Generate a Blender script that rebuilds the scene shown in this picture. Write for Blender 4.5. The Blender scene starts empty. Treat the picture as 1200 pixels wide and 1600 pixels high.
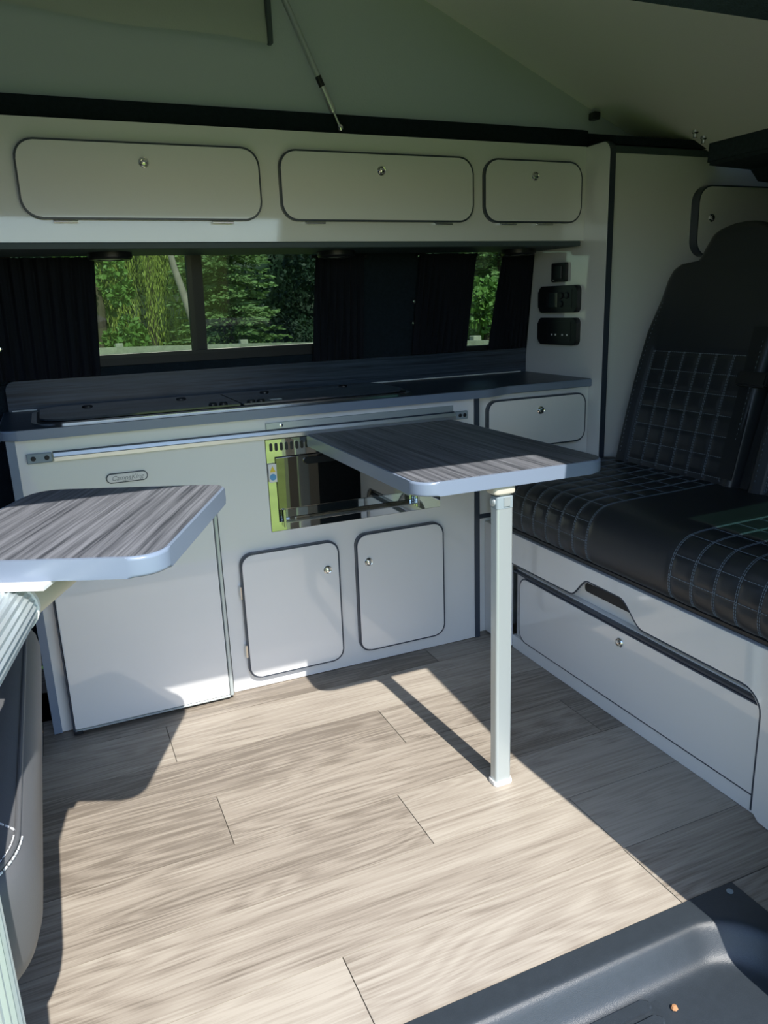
import bpy, bmesh, math, random
from mathutils import Vector, Matrix
random.seed(7)
PI = math.pi
SC = bpy.context.scene
COL = SC.collection

# ------------------------------------------------------------------ camera
F_PX = 1188.74
cam_d = bpy.data.cameras.new('camera'); cam = bpy.data.objects.new('camera', cam_d); COL.objects.link(cam)
yaw, pitch, roll = math.radians(23.169), math.radians(15.266), math.radians(-2.134)
fwd = Vector((math.sin(yaw)*math.cos(pitch), math.cos(yaw)*math.cos(pitch), -math.sin(pitch)))
rt = Vector((math.cos(yaw), -math.sin(yaw), 0)); up = rt.cross(fwd)
r2 = math.cos(roll)*rt + math.sin(roll)*up
u2 = -math.sin(roll)*rt + math.cos(roll)*up
m = Matrix((r2, u2, -fwd)).transposed().to_4x4(); m.translation = Vector((0.093, -1.972, 1.05))
cam.matrix_world = m
cam_d.sensor_fit = 'HORIZONTAL'; cam_d.sensor_width = 36.0; cam_d.lens = 36.0*F_PX/1200.0
cam_d.clip_start = 0.05; cam_d.clip_end = 300
SC.camera = cam

# ------------------------------------------------------------------ world, sun, exposure
SUN_TAN = 1.16
w = bpy.data.worlds.new('sky'); SC.world = w; w.use_nodes = True
nt = w.node_tree; bg = nt.nodes['Background']
sky = nt.nodes.new('ShaderNodeTexSky'); sky.sky_type = 'NISHITA'; sky.sun_disc = False
sky.sun_elevation = math.atan(SUN_TAN); sky.sun_rotation = math.radians(180); sky.air_density = 1.0; sky.dust_density = 0.4; sky.ozone_density = 3.0
nt.links.new(sky.outputs[0], bg.inputs[0]); bg.inputs[1].default_value = 0.23
sd = bpy.data.lights.new('sun', 'SUN'); sun = bpy.data.objects.new('sun', sd); COL.objects.link(sun)
sd.energy = 5.2; sd.angle = math.radians(0.55); sd.color = (1.0, 0.965, 0.90)
sun.rotation_euler = Vector((-0.062, 1.0, -SUN_TAN)).to_track_quat('-Z', 'Y').to_euler()
sun.location = (1, -6, 8)
SC.view_settings.view_transform = 'Standard'; SC.view_settings.look = 'None'
SC.view_settings.gamma = 1.0; SC.view_settings.use_curve_mapping = False
SC.view_settings.exposure = 0.45

# ------------------------------------------------------------------ materials
def mat(name, color=(.5,.5,.5), rough=.5, metal=0.0, spec=.5, coat=0.0, bump=None, noise=None):
    ma = bpy.data.materials.new(name); ma.use_nodes = True
    n = ma.node_tree; b = n.nodes['Principled BSDF']
    b.inputs['Base Color'].default_value = (*color, 1); b.inputs['Roughness'].default_value = rough
    b.inputs['Metallic'].default_value = metal; b.inputs['Specular IOR Level'].default_value = spec
    b.inputs['Coat Weight'].default_value = coat; b.inputs['Coat Roughness'].default_value = .03
    tc = n.nodes.new('ShaderNodeTexCoord')
    if noise:                                   # (scale, amount): gentle mottling of the colour itself
        t = n.nodes.new('ShaderNodeTexNoise'); t.inputs['Scale'].default_value = noise[0]; t.inputs['Detail'].default_value = 4
        n.links.new(tc.outputs['Object'], t.inputs['Vector'])
        mx = n.nodes.new('ShaderNodeMix'); mx.data_type = 'RGBA'
        mx.inputs['A'].default_value = (*[c*(1-noise[1]) for c in color], 1); mx.inputs['B'].default_value = (*[min(1, c*(1+noise[1])) for c in color], 1)
        n.links.new(t.outputs['Fac'], mx.inputs['Factor']); n.links.new(mx.outputs['Result'], b.inputs['Base Color'])
    if bump:                                    # (scale, strength)
        t = n.nodes.new('ShaderNodeTexNoise'); t.inputs['Scale'].default_value = bump[0]; t.inputs['Detail'].default_value = 3
        n.links.new(tc.outputs['Object'], t.inputs['Vector'])
        bp = n.nodes.new('ShaderNodeBump'); bp.inputs['Strength'].default_value = bump[1]; bp.inputs['Distance'].default_value = .002
        n.links.new(t.outputs['Fac'], bp.inputs['Height']); n.links.new(bp.outputs['Normal'], b.inputs['Normal'])
    return ma

def streak_mat(name, lo, hi, axis='X', rot=0.0, rough=.38, s_long=1.3, s_cross=55, spec=.4):
    ma = bpy.data.materials.new(name); ma.use_nodes = True
    n = ma.node_tree; b = n.nodes['Principled BSDF']; L = n.links
    tc = n.nodes.new('ShaderNodeTexCoord')
    mp0 = n.nodes.new('ShaderNodeMapping'); mp0.inputs['Rotation'].default_value = (0, 0, rot); L.new(tc.outputs['Object'], mp0.inputs['Vector'])
    mp = n.nodes.new('ShaderNodeMapping')
    mp.inputs['Scale'].default_value = (s_long, s_cross, s_cross) if axis == 'X' else (s_cross, s_long, s_cross)
    L.new(mp0.outputs[0], mp.inputs['Vector'])
    t = n.nodes.new('ShaderNodeTexNoise'); t.inputs['Scale'].default_value = 1.0; t.inputs['Detail'].default_value = 5; t.inputs['Roughness'].default_value = .62; t.inputs['Distortion'].default_value = .3
    L.new(mp.outputs[0], t.inputs['Vector'])
    mp2 = n.nodes.new('ShaderNodeMapping'); k = 4.2
    mp2.inputs['Scale'].default_value = (s_long*6, s_cross*k, s_cross*k) if axis == 'X' else (s_cross*k, s_long*6, s_cross*k)
    L.new(mp0.outputs[0], mp2.inputs['Vector'])
    t2 = n.nodes.new('ShaderNodeTexNoise'); t2.inputs['Scale'].default_value = 1.0; t2.inputs['Detail'].default_value = 2
    L.new(mp2.outputs[0], t2.inputs['Vector'])
    mx0 = n.nodes.new('ShaderNodeMix'); mx0.data_type = 'FLOAT'; mx0.inputs['Factor'].default_value = .3
    L.new(t.outputs['Fac'], mx0.inputs['A']); L.new(t2.outputs['Fac'], mx0.inputs['B'])
    cr = n.nodes.new('ShaderNodeValToRGB'); cr.color_ramp.elements[0].position = .38; cr.color_ramp.elements[1].position = .62
    cr.color_ramp.elements[0].color = (*lo, 1); cr.color_ramp.elements[1].color = (*hi, 1)
    L.new(mx0.outputs['Result'], cr.inputs['Fac']); L.new(cr.outputs['Color'], b.inputs['Base Color'])
    b.inputs['Roughness'].default_value = rough; b.inputs['Specular IOR Level'].default_value = spec
    return ma

def plank_mat():
    ma = bpy.data.materials.new('oak_vinyl'); ma.use_nodes = True
    n = ma.node_tree; b = n.nodes['Principled BSDF']; L = n.links
    tc = n.nodes.new('ShaderNodeTexCoord'); oi = n.nodes.new('ShaderNodeObjectInfo')
    ml = n.nodes.new('ShaderNodeMath'); ml.operation = 'MULTIPLY'; ml.inputs[1].default_value = 37.0; L.new(oi.outputs['Random'], ml.inputs[0])
    cb = n.nodes.new('ShaderNodeCombineXYZ'); L.new(ml.outputs[0], cb.inputs['X']); L.new(ml.outputs[0], cb.inputs['Y'])
    ad = n.nodes.new('ShaderNodeVectorMath'); ad.operation = 'ADD'; L.new(tc.outputs['Object'], ad.inputs[0]); L.new(cb.outputs[0], ad.inputs[1])
    def mapping(sx, sy):
        mp = n.nodes.new('ShaderNodeMapping'); mp.inputs['Scale'].default_value = (sx, sy, 1); L.new(ad.outputs[0], mp.inputs['Vector']); return mp
    def noise(mp, det, dist=0, rough=.5):
        t = n.nodes.new('ShaderNodeTexNoise'); t.inputs['Scale'].default_value = 1; t.inputs['Detail'].default_value = det
        t.inputs['Distortion'].default_value = dist; t.inputs['Roughness'].default_value = rough; L.new(mp.outputs[0], t.inputs['Vector']); return t
    warp = noise(mapping(1.1, 7.5), 1.5, .25)
    # cathedral figure: contour lines of a slow, long-stretched field
    mw = n.nodes.new('ShaderNodeMath'); mw.operation = 'MULTIPLY'; mw.inputs[1].default_value = 19.0; L.new(warp.outputs['Fac'], mw.inputs[0])
    sn = n.nodes.new('ShaderNodeMath'); sn.operation = 'SINE'; 
    m6 = n.nodes.new('ShaderNodeMath'); m6.operation = 'MULTIPLY'; m6.inputs[1].default_value = 6.283; L.new(mw.outputs[0], m6.inputs[0]); L.new(m6.outputs[0], sn.inputs[0])
    fine = noise(mapping(7.0, 230.0), 4, .2, .65)
    mid = noise(mapping(1.6, 75.0), 6, .3, .68)
    broad = noise(mapping(.9, 4.5), 2, 0)
    def madd(a, k, c=None, cv=0.0):
        q = n.nodes.new('ShaderNodeMath'); q.operation = 'MULTIPLY_ADD'; L.new(a, q.inputs[0]); q.inputs[1].default_value = k
        if c is not None: L.new(c, q.inputs[2])
        else: q.inputs[2].default_value = cv
        return q.outputs[0]
    v = madd(sn.outputs[0], .06, None, -.475)
    v = madd(fine.outputs['Fac'], .75, v); v = madd(mid.outputs['Fac'], .62, v); v = madd(broad.outputs['Fac'], .34, v); v = madd(oi.outputs['Random'], .34, v)
    cr = n.nodes.new('ShaderNodeValToRGB'); e = cr.color_ramp.elements
    e[0].position = .30; e[0].color = (.195, .163, .130, 1); e[1].position = .78; e[1].color = (.455, .405, .338, 1)
    k = cr.color_ramp.elements.new(.5); k.color = (.335, .288, .236, 1)
    L.new(v, cr.inputs['Fac']); L.new(cr.outputs['Color'], b.inputs['Base Color'])
    b.inputs['Roughness'].default_value = .42; b.inputs['Specular IOR Level'].default_value = .42
    bp = n.nodes.new('ShaderNodeBump'); bp.inputs['Strength'].default_value = .12; bp.inputs['Distance'].default_value = .001
    L.new(fine.outputs['Fac'], bp.inputs['Height']); L.new(bp.outputs['Normal'], b.inputs['Normal'])
    return ma

def glass_mat(name, tint, rough=.0, reflect=1.0):
    ma = bpy.data.materials.new(name); ma.use_nodes = True
    n = ma.node_tree; n.nodes.remove(n.nodes['Principled BSDF']); out = n.nodes['Material Output']
    tr = n.nodes.new('ShaderNodeBsdfTransparent'); tr.inputs[0].default_value = (*tint, 1)
    gl = n.nodes.new('ShaderNodeBsdfGlossy'); gl.inputs['Roughness'].default_value = rough
    fr = n.nodes.new('ShaderNodeFresnel'); fr.inputs['IOR'].default_value = 1.5
    mx = n.nodes.new('ShaderNodeMixShader')
    n.links.new(fr.outputs[0], mx.inputs[0]); n.links.new(tr.outputs[0], mx.inputs[1]); n.links.new(gl.outputs[0], mx.inputs[2]); n.links.new(mx.outputs[0], out.inputs[0])
    return ma

def cloth_mat(name, color, trans=.35, bump=(220, .25)):
    ma = bpy.data.materials.new(name); ma.use_nodes = True
    n = ma.node_tree; b = n.nodes['Principled BSDF']; out = n.nodes['Material Output']
    b.inputs['Base Color'].default_value = (*color, 1); b.inputs['Roughness'].default_value = .9; b.inputs['Specular IOR Level'].default_value = .2
    tl = n.nodes.new('ShaderNodeBsdfTranslucent'); tl.inputs[0].default_value = (*color, 1)
    mx = n.nodes.new('ShaderNodeMixShader'); mx.inputs[0].default_value = trans
    tc = n.nodes.new('ShaderNodeTexCoord'); t = n.nodes.new('ShaderNodeTexNoise'); t.inputs['Scale'].default_value = bump[0]; n.links.new(tc.outputs['Object'], t.inputs['Vector'])
    bp = n.nodes.new('ShaderNodeBump'); bp.inputs['Strength'].default_value = bump[1]; bp.inputs['Distance'].default_value = .002
    n.links.new(t.outputs['Fac'], bp.inputs['Height']); n.links.new(bp.outputs['Normal'], b.inputs['Normal'])
    n.links.new(b.outputs[0], mx.inputs[1]); n.links.new(tl.outputs[0], mx.inputs[2]); n.links.new(mx.outputs[0], out.inputs[0])
    return ma

M = dict(
    white=mat('gloss_white_laminate', (.83, .83, .825), .06, spec=.5, coat=.7),
    edge=mat('slate_edging', (.045, .058, .082), .33),
    edge2=mat('blue_grey_edging', (.20, .25, .335), .28, spec=.55),
    top=streak_mat('grey_streaked_worktop', (.014, .021, .033), (.056, .080, .115), 'X', rough=.34, spec=.3, s_long=2.0, s_cross=110),
    tabY=streak_mat('grey_streaked_table', (.05, .054, .064), (.215, .222, .245), 'Y', rough=.45, s_long=1.6, s_cross=105, spec=.25),
    tabL=streak_mat('grey_streaked_small_table', (.05, .054, .064), (.215, .222, .245), 'Y', rot=math.radians(24.6), rough=.45, s_long=1.6, s_cross=105, spec=.25),
    alu=mat('satin_aluminium', (.72, .75, .75), .38, .85),
    alup=mat('painted_leg', (.50, .56, .57), .33, .45),
    steel=mat('polished_steel', (.80, .80, .78), .12, 1),
    mirror=mat('mirror_steel', (.86, .86, .84), .025, 1),
    blackglass=mat('black_glass', (.30, .29, .26), .02, 1.0),
    black=mat('black_plastic', (.012, .014, .018), .38),
    blackgl=mat('black_gloss_plastic', (.012, .015, .02), .15),
    gplas=mat('grey_plastic', (.27, .33, .36), .4),
    cplas=mat('cream_plastic', (.62, .58, .48), .4),
    wplas=mat('white_plastic', (.8, .8, .78), .35),
    step=mat('grey_black_step_plastic', (.030, .038, .047), .36, spec=.55, bump=(900, .25), noise=(60, .15)),
    vinyl=mat('black_vinyl', (.022, .025, .031), .36, spec=.5, bump=(700, .10)),
    vinylg=mat('charcoal_seat_vinyl', (.115, .118, .125), .45, spec=.5, bump=(600, .12)),
    thread=mat('pale_blue_thread', (.17, .21, .26), .7),
    threadw=mat('white_thread', (.75, .77, .8), .6),
    carpet=mat('dark_carpet', (.013, .021, .029), .95, spec=.15, bump=(420, .9), noise=(90, .35)),
    carpet2=mat('charcoal_carpet', (.04, .055, .068), .95, spec=.15, bump=(420, .9), noise=(90, .35)),
    canvas=cloth_mat('grey_green_canvas', (.50, .55, .515), .06),
    liner=mat('pale_roof_liner', (.86, .86, .81), .85, spec=.2, bump=(300, .35)),
    curtain=cloth_mat('black_curtain', (.010, .012, .018), .05, (300, .3)),
    rubber=mat('black_rubber', (.010, .011, .013), .5),
    oak=plank_mat(),
    under=mat('dark_plank_joint_base', (.09, .075, .06), .9),  # dark brown slab colour showing through the gaps between planks
    tint=glass_mat('tinted_window_glass', (.50, .58, .52)),
    tintd=glass_mat('dark_tinted_glass', (.26, .42, .33)),
    clear=glass_mat('clear_glass', (.93, .95, .95)),
    body=mat('beige_body_paint', (.42, .39, .33), .2, coat=.5),
    grass=mat('grass', (.15, .21, .045), .9, spec=.1, noise=(3, .35), bump=(40, 1)),
    gravel=mat('pale_gravel', (.42, .40, .36), .9, noise=(30, .3)),
    fence=mat('weathered_fence', (.40, .38, .30), .8, noise=(14, .35), bump=(60, .6)),
    bark=mat('bark', (.10, .075, .055), .9, noise=(12, .4), bump=(30, 1)),
    birch=mat('pale_bark', (.34, .27, .24), .8, noise=(9, .4)),
    needle=mat('conifer_needles', (.17, .26, .09), .6, noise=(1.2, .55)),
    leaf=mat('broad_leaves', (.15, .27, .06), .5, noise=(1.0, .5)),
    leafy=mat('willow_leaves', (.34, .40, .08), .5, noise=(1.5, .35)),
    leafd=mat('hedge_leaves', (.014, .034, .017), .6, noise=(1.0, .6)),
    sticker=mat('blue_sticker', (.12, .36, .62), .4), yellow=mat('yellow_sticker', (.8, .62, .06), .4),
    screen=mat('unlit_display', (.03, .045, .05), .1), ink=mat('grey_script_ink', (.30, .31, .30), .4),
    rust=mat('dry_leaf', (.45, .22, .10), .7), trimb=mat('roof_trim_grey', (.06, .085, .095), .6),
)

# ------------------------------------------------------------------ mesh and object helpers
WL = {}                                          # world location of each object's origin
def thing(name, label, cat, loc=(0, 0, 0), group=None, kind=None):
    o = bpy.data.objects.new(name, None); COL.objects.link(o); o.location = loc; o.empty_display_size = .05
    WL[o.name] = Vector(loc); o['label'] = label
    if cat: o['category'] = cat
    if group: o['group'] = group
    if kind: o['kind'] = kind
    return o
def obj(name, bm, material, parent=None, label=None, cat=None, group=None, kind=None, smooth=False, origin=None, angle=40):
    me = bpy.data.meshes.new(name)
    bmesh.ops.recalc_face_normals(bm, faces=bm.faces[:])
    if parent is not None: wl = WL[parent.name]
    elif origin is not None: wl = Vector(origin)
    else:
        xs = [v.co for v in bm.verts]
        wl = Vector(((min(v.x for v in xs)+max(v.x for v in xs))/2, (min(v.y for v in xs)+max(v.y for v in xs))/2, min(v.z for v in xs)))
    for v in bm.verts: v.co -= wl
    if smooth:
        for f in bm.faces: f.smooth = True
        ca = math.radians(angle)
        for e in bm.edges:
            if len(e.link_faces) == 2 and e.calc_face_angle(0) > ca: e.smooth = False
    bm.to_mesh(me); bm.free()
    me.materials.append(M[material] if isinstance(material, str) else material)
    o = bpy.data.objects.new(name, me); COL.objects.link(o)
    if smooth:
        wn = o.modifiers.new('weighted_normal', 'WEIGHTED_NORMAL'); wn.mode = 'FACE_AREA'; wn.keep_sharp = True
    if parent is not None: o.parent = parent
    else: o.location = wl
    WL[o.name] = wl
    if label: o['label'] = label
    if cat: o['category'] = cat
    if group: o['group'] = group
    if kind: o['kind'] = kind
    return o
def B(): return bmesh.new()
def box(bm, x0, x1, y0, y1, z0, z1, bev=0, seg=2):
    vs = [bm.verts.new((x, y, z)) for x in (x0, x1) for y in (y0, y1) for z in (z0, z1)]
    idx = [(0, 1, 3, 2), (4, 6, 7, 5), (0, 4, 5, 1), (2, 3, 7, 6), (0, 2, 6, 4), (1, 5, 7, 3)]
    fs = [bm.faces.new([vs[i] for i in f]) for f in idx]
    if bev:
        es = list({e for f in fs for e in f.edges})
        bmesh.ops.bevel(bm, geom=es, offset=bev, segments=seg, affect='EDGES', profile=.5)
    return bm
def hexa(bm, P8):
    """P8: bottom four then top four corners"""
    v = [bm.verts.new(p) for p in P8]
    for f in [(0, 1, 2, 3), (7, 6, 5, 4), (0, 4, 5, 1), (1, 5, 6, 2), (2, 6, 7, 3), (3, 7, 4, 0)]: bm.faces.new([v[i] for i in f])
    return bm
def rrect(x0, x1, y0, y1, r, n=6):
    rs = r if isinstance(r, (list, tuple)) else (r,)*4      # bl, br, tr, tl
    out = []
    for (cx, cy, a0, q) in ((x0, y0, 180, 0), (x1, y0, 270, 1), (x1, y1, 0, 2), (x0, y1, 90, 3)):
        rr = rs[q]
        ccx = cx + (rr if q in (0, 3) else -rr); ccy = cy + (rr if q in (0, 1) else -rr)
        if rr <= 0: out.append((cx, cy)); continue
        for i in range(n+1):
            a = math.radians(a0 + 90*i/n); out.append((ccx + rr*math.cos(a), ccy + rr*math.sin(a)))
    return out
def prism(bm, pts, f3, a, b, bev=0, seg=2, ends='both'):
    """extrude the 2-D outline pts from depth a to depth b; f3(u, v, d) gives the 3-D point"""
    va = [bm.verts.new(f3(u, v, a)) for u, v in pts]; vb = [bm.verts.new(f3(u, v, b)) for u, v in pts]
    n = len(pts); fa = bm.faces.new(va); fb = bm.faces.new(vb)
    for i in range(n): bm.faces.new([va[i], va[(i+1) % n], vb[(i+1) % n], vb[i]])
    if bev:
        es = []
        if ends in ('both', 'a'): es += list(fa.edges)
        if ends in ('both', 'b'): es += list(fb.edges)
        bmesh.ops.bevel(bm, geom=list(set(es)), offset=bev, segments=seg, affect='EDGES', profile=.5)
    return bm
XZ = lambda u, v, d: (u, d, v)        # outline in x,z extruded along y
YZ = lambda u, v, d: (d, u, v)        # outline in y,z extruded along x
XY = lambda u, v, d: (u, v, d)        # outline in x,y extruded along z
def frames(path):
    T = []
    for i in range(len(path)):
        a = path[max(0, i-1)]; b = path[min(len(path)-1, i+1)]; T.append((Vector(b)-Vector(a)).normalized())
    n = Vector((0, 0, 1)) if abs(T[0].z) < .9 else Vector((1, 0, 0))
    n = (n - n.dot(T[0])*T[0]).normalized(); out = []
    for t in T:
        n = (n - n.dot(t)*t).normalized(); out.append((t, n, t.cross(n)))
    return out
def sweep(bm, path, section, cap=True, scale=None):
    fr = frames(path); rings = []
    for i, (p, (t, nn, bb)) in enumerate(zip(path, fr)):
        s = scale[i] if scale else 1
        rings.append([bm.verts.new(Vector(p) + s*u*nn + s*v*bb) for u, v in section])
    k = len(section)
    for a, b in zip(rings, rings[1:]):
        for i in range(k): bm.faces.new([a[i], a[(i+1) % k], b[(i+1) % k], b[i]])
    if cap: bm.faces.new(rings[0][::-1]); bm.faces.new(rings[-1])
    return bm
def circ(r, n=12): return [(r*math.cos(2*PI*i/n), r*math.sin(2*PI*i/n)) for i in range(n)]
def tube(bm, path, r, n=10, cap=True, scale=None): return sweep(bm, path, circ(r, n), cap, scale)
def lathe(bm, c, axis, prof, n=20):
    """prof: list of (radius, distance along axis)"""
    ax = Vector(axis).normalized(); u = Vector((0, 0, 1)) if abs(ax.z) < .9 else Vector((1, 0, 0)); u = (u-u.dot(ax)*ax).normalized(); v = ax.cross(u); c = Vector(c)
    rings = []
    for r, d in prof:
        if r < 1e-6: rings.append([bm.verts.new(c + d*ax)])
        else: rings.append([bm.verts.new(c + d*ax + r*math.cos(2*PI*i/n)*u + r*math.sin(2*PI*i/n)*v) for i in range(n)])
    for a, b in zip(rings, rings[1:]):
        for i in range(n):
            q = [a[i % len(a)], a[(i+1) % len(a)], b[(i+1) % len(b)], b[i % len(b)]]
            s = []
            for x in q:
                if x not in s: s.append(x)
            if len(s) > 2: bm.faces.new(s)
    return bm
def push_lock(parent, c, axis, r=.0125, name='push_lock'):
    b = B(); lathe(b, c, axis, [(0, -.002), (r, -.002), (r, .002), (r*.86, .0045), (r*.72, .0035), (r*.66, .002), (r*.60, .006), (r*.5, .0085), (r*.25, .0095), (0, .0097)], 22)
    return obj(name, b, 'steel', parent, label='polished round push lock', smooth=True, angle=30)
def slab_door(parent, x0, x1, z0, z1, yface, r, lock=None, hinges=(), vhinge=(), depth=.016, name='door', label=None, edge_w=.0045):
    """a cupboard door on a face looking towards -y: white front, dark edging round it, lock and hinges"""
    b = B(); prism(b, rrect(x0+edge_w, x1-edge_w, z0+edge_w, z1-edge_w, max(.004, r-edge_w), 8), XZ, yface-depth-.0008, yface-.003, .0012, 1, 'a')
    d = obj(name, b, 'white', parent, label=label, smooth=True, angle=25)
    b = B(); prism(b, rrect(x0, x1, z0, z1, r, 8), XZ, yface-depth, yface-.0002, .001, 1, 'a')
    # ring only: remove nothing, the white plate stands proud of the dark core
    obj('edging', b, 'edge', d, label='dark slate edge band', smooth=True, angle=25)
    if lock: push_lock(d, (lock[0], yface-depth-.001, lock[1]), (0, -1, 0))
    for hx in hinges:
        b = B(); box(b, hx-.027, hx+.027, yface-.014, yface-.001, z0-.007, z0-.0005, .001, 1)
        tube(b, [(hx-.027, yface-.012, z0-.004), (hx+.027, yface-.012, z0-.004)], .0035, 8); obj('hinge', b, 'steel', d)
    for hz in vhinge:
        b = B(); tube(b, [(x0-.003, yface-.014, hz-.018), (x0-.003, yface-.014, hz+.018)], .0038, 8); box(b, x0-.006, x0-.0005, yface-.012, yface-.001, hz-.018, hz+.018); obj('hinge', b, 'steel', d)
    return d
def lerp_tab(tab, s):
    for (a, va), (b, vb) in zip(tab, tab[1:]):
        if s <= b: return va + (vb-va)*(s-a)/(b-a) if b > a else vb
    return tab[-1][1]

# ================================================================== SETTING: floor
fl = B(); box(fl, -1.6, 2.7, -1.14, .44, -.03, -.0042)
floor = obj('floor', fl, 'under', None, 'oak plank vinyl flooring across the van', None, kind='structure')
PW = .1775; Y0 = -.0965
rows = [(-1, [.459, -.85]), (0, [-.047, 1.058]), (1, [.25, -1.0]), (2, [-.62, .78]), (3, [.309, 1.24]), (4, [.674, -.5]), (5, [1.003, -.2]), (6, [.41, 1.0])]
for k, js in rows:
    ya, yb = Y0-PW*k, Y0-PW*(k-1)
    ya = max(ya, -1.14); 
    xs = sorted([-1.55] + js + [2.65])
    if k == -1: yb = .43 if False else yb
    for xa, xb in zip(xs, xs[1:]):
        b = B(); g = .0009
        box(b, xa+g, xb-g, ya+g, yb-g, -.0042, 0)
        obj('plank', b, 'oak', floor)
for xa, xb in ((-1.55, .3), (.3, 2.65)):
    for ya, yb in ((.0815, .259), (.259, .43)):
        b = B(); box(b, xa+.0007, xb-.0007, ya+.0007, yb-.0007, -.0042, 0); obj('plank', b, 'oak', floor)

# ---------------- back wall (kitchen side) with two window openings; leans in towards the roof
def wy(z): return .415 - (z-.8)*.13
WIN1 = (.02, 1.05, .905, 1.235); WIN2 = (1.25, 1.66, .875, 1.235)
def wall_piece(bm, x0, x1, z0, z1, t=.05):
    hexa(bm, [(x0, wy(z0), z0), (x1, wy(z0), z0), (x1, wy(z0)+t, z0), (x0, wy(z0)+t, z0), (x0, wy(z1), z1), (x1, wy(z1), z1), (x1, wy(z1)+t, z1), (x0, wy(z1)+t, z1)])
b = B()
xs = [-1.6, WIN1[0], WIN1[1], WIN2[0], WIN2[1], 2.7]
wall_piece(b, -1.6, 2.7, -.03, .87)
wall_piece(b, -1.6, 2.7, 1.236, 1.56)
wall_piece(b, -1.6, WIN1[0], .871, 1.235); wall_piece(b, WIN1[1], WIN2[0], .871, 1.235); wall_piece(b, WIN2[1], 2.7, .871, 1.235)
wall_piece(b, WIN1[0], WIN1[1], .871, .904)
wall_back = obj('wall_back', b, 'carpet', None, 'dark carpeted van side wall behind the kitchen', None, kind='structure')
for sx, sz in ((1.232, .985), (1.232, 1.055), (1.245, 1.197)):
    b = B(); lathe(b, (sx, wy(sz)-.002, sz), (0, -1, 0), [(.009, 0), (.009, .006), (.006, .012), (0, .013)], 12); obj('curtain_stud', b, 'steel', wall_back, label='small silver curtain stud')
# windows
def window(name, W, label, mull=None):
    x0, x1, z0, z1 = W
    wd = thing(name, label, None, ((x0+x1)/2, wy(z0), z0), kind='structure')
    def bar(nm, xa, xb, za, zb, dy=.0, t=.03, mt='rubber'):
        b = B(); hexa(b, [(xa, wy(za)+dy, za), (xb, wy(za)+dy, za), (xb, wy(za)+dy+t, za), (xa, wy(za)+dy+t, za), (xa, wy(zb)+dy, zb), (xb, wy(zb)+dy, zb), (xb, wy(zb)+dy+t, zb), (xa, wy(zb)+dy+t, zb)]); return obj(nm, b, mt, wd)
    bar('frame', x0, x1, z0, z0+.022, .004); bar('frame', x0, x1, z1-.02, z1, .004)
    bar('frame', x0, x0+.025, z0+.022, z1-.02, .004); bar('frame', x1-.025, x1, z0+.022, z1-.02, .004)
    if mull:
        bar('frame', mull[0], mull[0]+.014, z0+.022, z1-.02, .002, .022, 'black'); bar('frame', mull[0]+.0145, mull[1], z0+.022, z1-.02, .012, .02, 'rubber')
        bar('sliding_rail', x0+.025, x1-.025, z0+.0222, z0+.032, -.002, .012, 'black')
        bar('pane', x0+.025, mull[0], z0+.0325, z1-.02, .012, .004, 'tint'); bar('pane', mull[1], x1-.025, z0+.0325, z1-.02, .022, .004, 'tint')
    else:
        bar('pane', x0+.025, x1-.025, z0+.022, z1-.02, .018, .004, 'tint')
    return wd
window('window_1', WIN1, 'black framed sliding window with tinted panes above the sink', (.503, .549))
window('window_2', WIN2, 'narrow strip of tinted window between two dark curtains', None)

# ---------------- end walls, door-side wall with the open sliding door, roof
b = B(); box(b, -1.65, -1.6, -1.34, .47, -.03, 1.56); obj('wall_left', b, 'carpet', None, 'dark bulkhead at the cab end', None, kind='structure')
b = B(); box(b, 2.7, 2.75, -1.34, .47, -.03, 1.56); obj('wall_right', b, 'carpet2', None, 'dark carpeted wall at the rear end', None, kind='structure')
def ny(z): return -1.32 + max(0, z-.85)*.29         # inner skin of the door side, leans in above the waist
wf = thing('wall_front', 'door side of the van with beige pillars and header', None, (1.0, -1.3, -.45), kind='structure')
def side(nm, x0, x1, z0, z1, mt, t=.06, xt0=None, xt1=None):
    b = B(); xt0 = x0 if xt0 is None else xt0; xt1 = x1 if xt1 is None else xt1
    hexa(b, [(x0, ny(z0)-t, z0), (x1, ny(z0)-t, z0), (x1, ny(z0), z0), (x0, ny(z0), z0), (xt0, ny(z1)-t, z1), (xt1, ny(z1)-t, z1), (xt1, ny(z1), z1), (xt0, ny(z1), z1)])
    return obj(nm, b, mt, wf)
side('pillar', 1.022, 1.17, -.45, .85, 'body', xt0=1.03); side('pillar', 1.03, 1.17, .851, 1.5, 'body', xt0=1.095)
side('pillar', -.24, -.075, -.45, .85, 'body'); side('pillar', -.24, -.075, .851, 1.5, 'body')
side('lower_panel', 1.171, 2.7, -.45, .85, 'carpet2'); side('upper_panel', 1.171, 1.43, .851, 1.5, 'body'); side('upper_panel', 2.2, 2.7, .851, 1.5, 'body')
side('upper_panel', 1.431, 2.199, .851, .985, 'body'); side('upper_panel', 1.431, 2.199, 1.215, 1.5, 'body')
side('lower_panel', -1.6, -.241, -.45, .85, 'carpet'); side('upper_panel', -1.6, -.241, .851, 1.5, 'carpet')
side('window_pane', 1.431, 2.199, .986, 1.214, 'tintd', .005)
b = B(); prism(b, [(-1.215, 1.444), (-1.108, 1.405), (-1.105, 1.56), (-1.26, 1.56), (-1.24, 1.47)], YZ, -1.6, 2.7, .008, 2)
obj('header', b, 'carpet', wf, label='carpeted header over the open sliding door', smooth=True)
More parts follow.
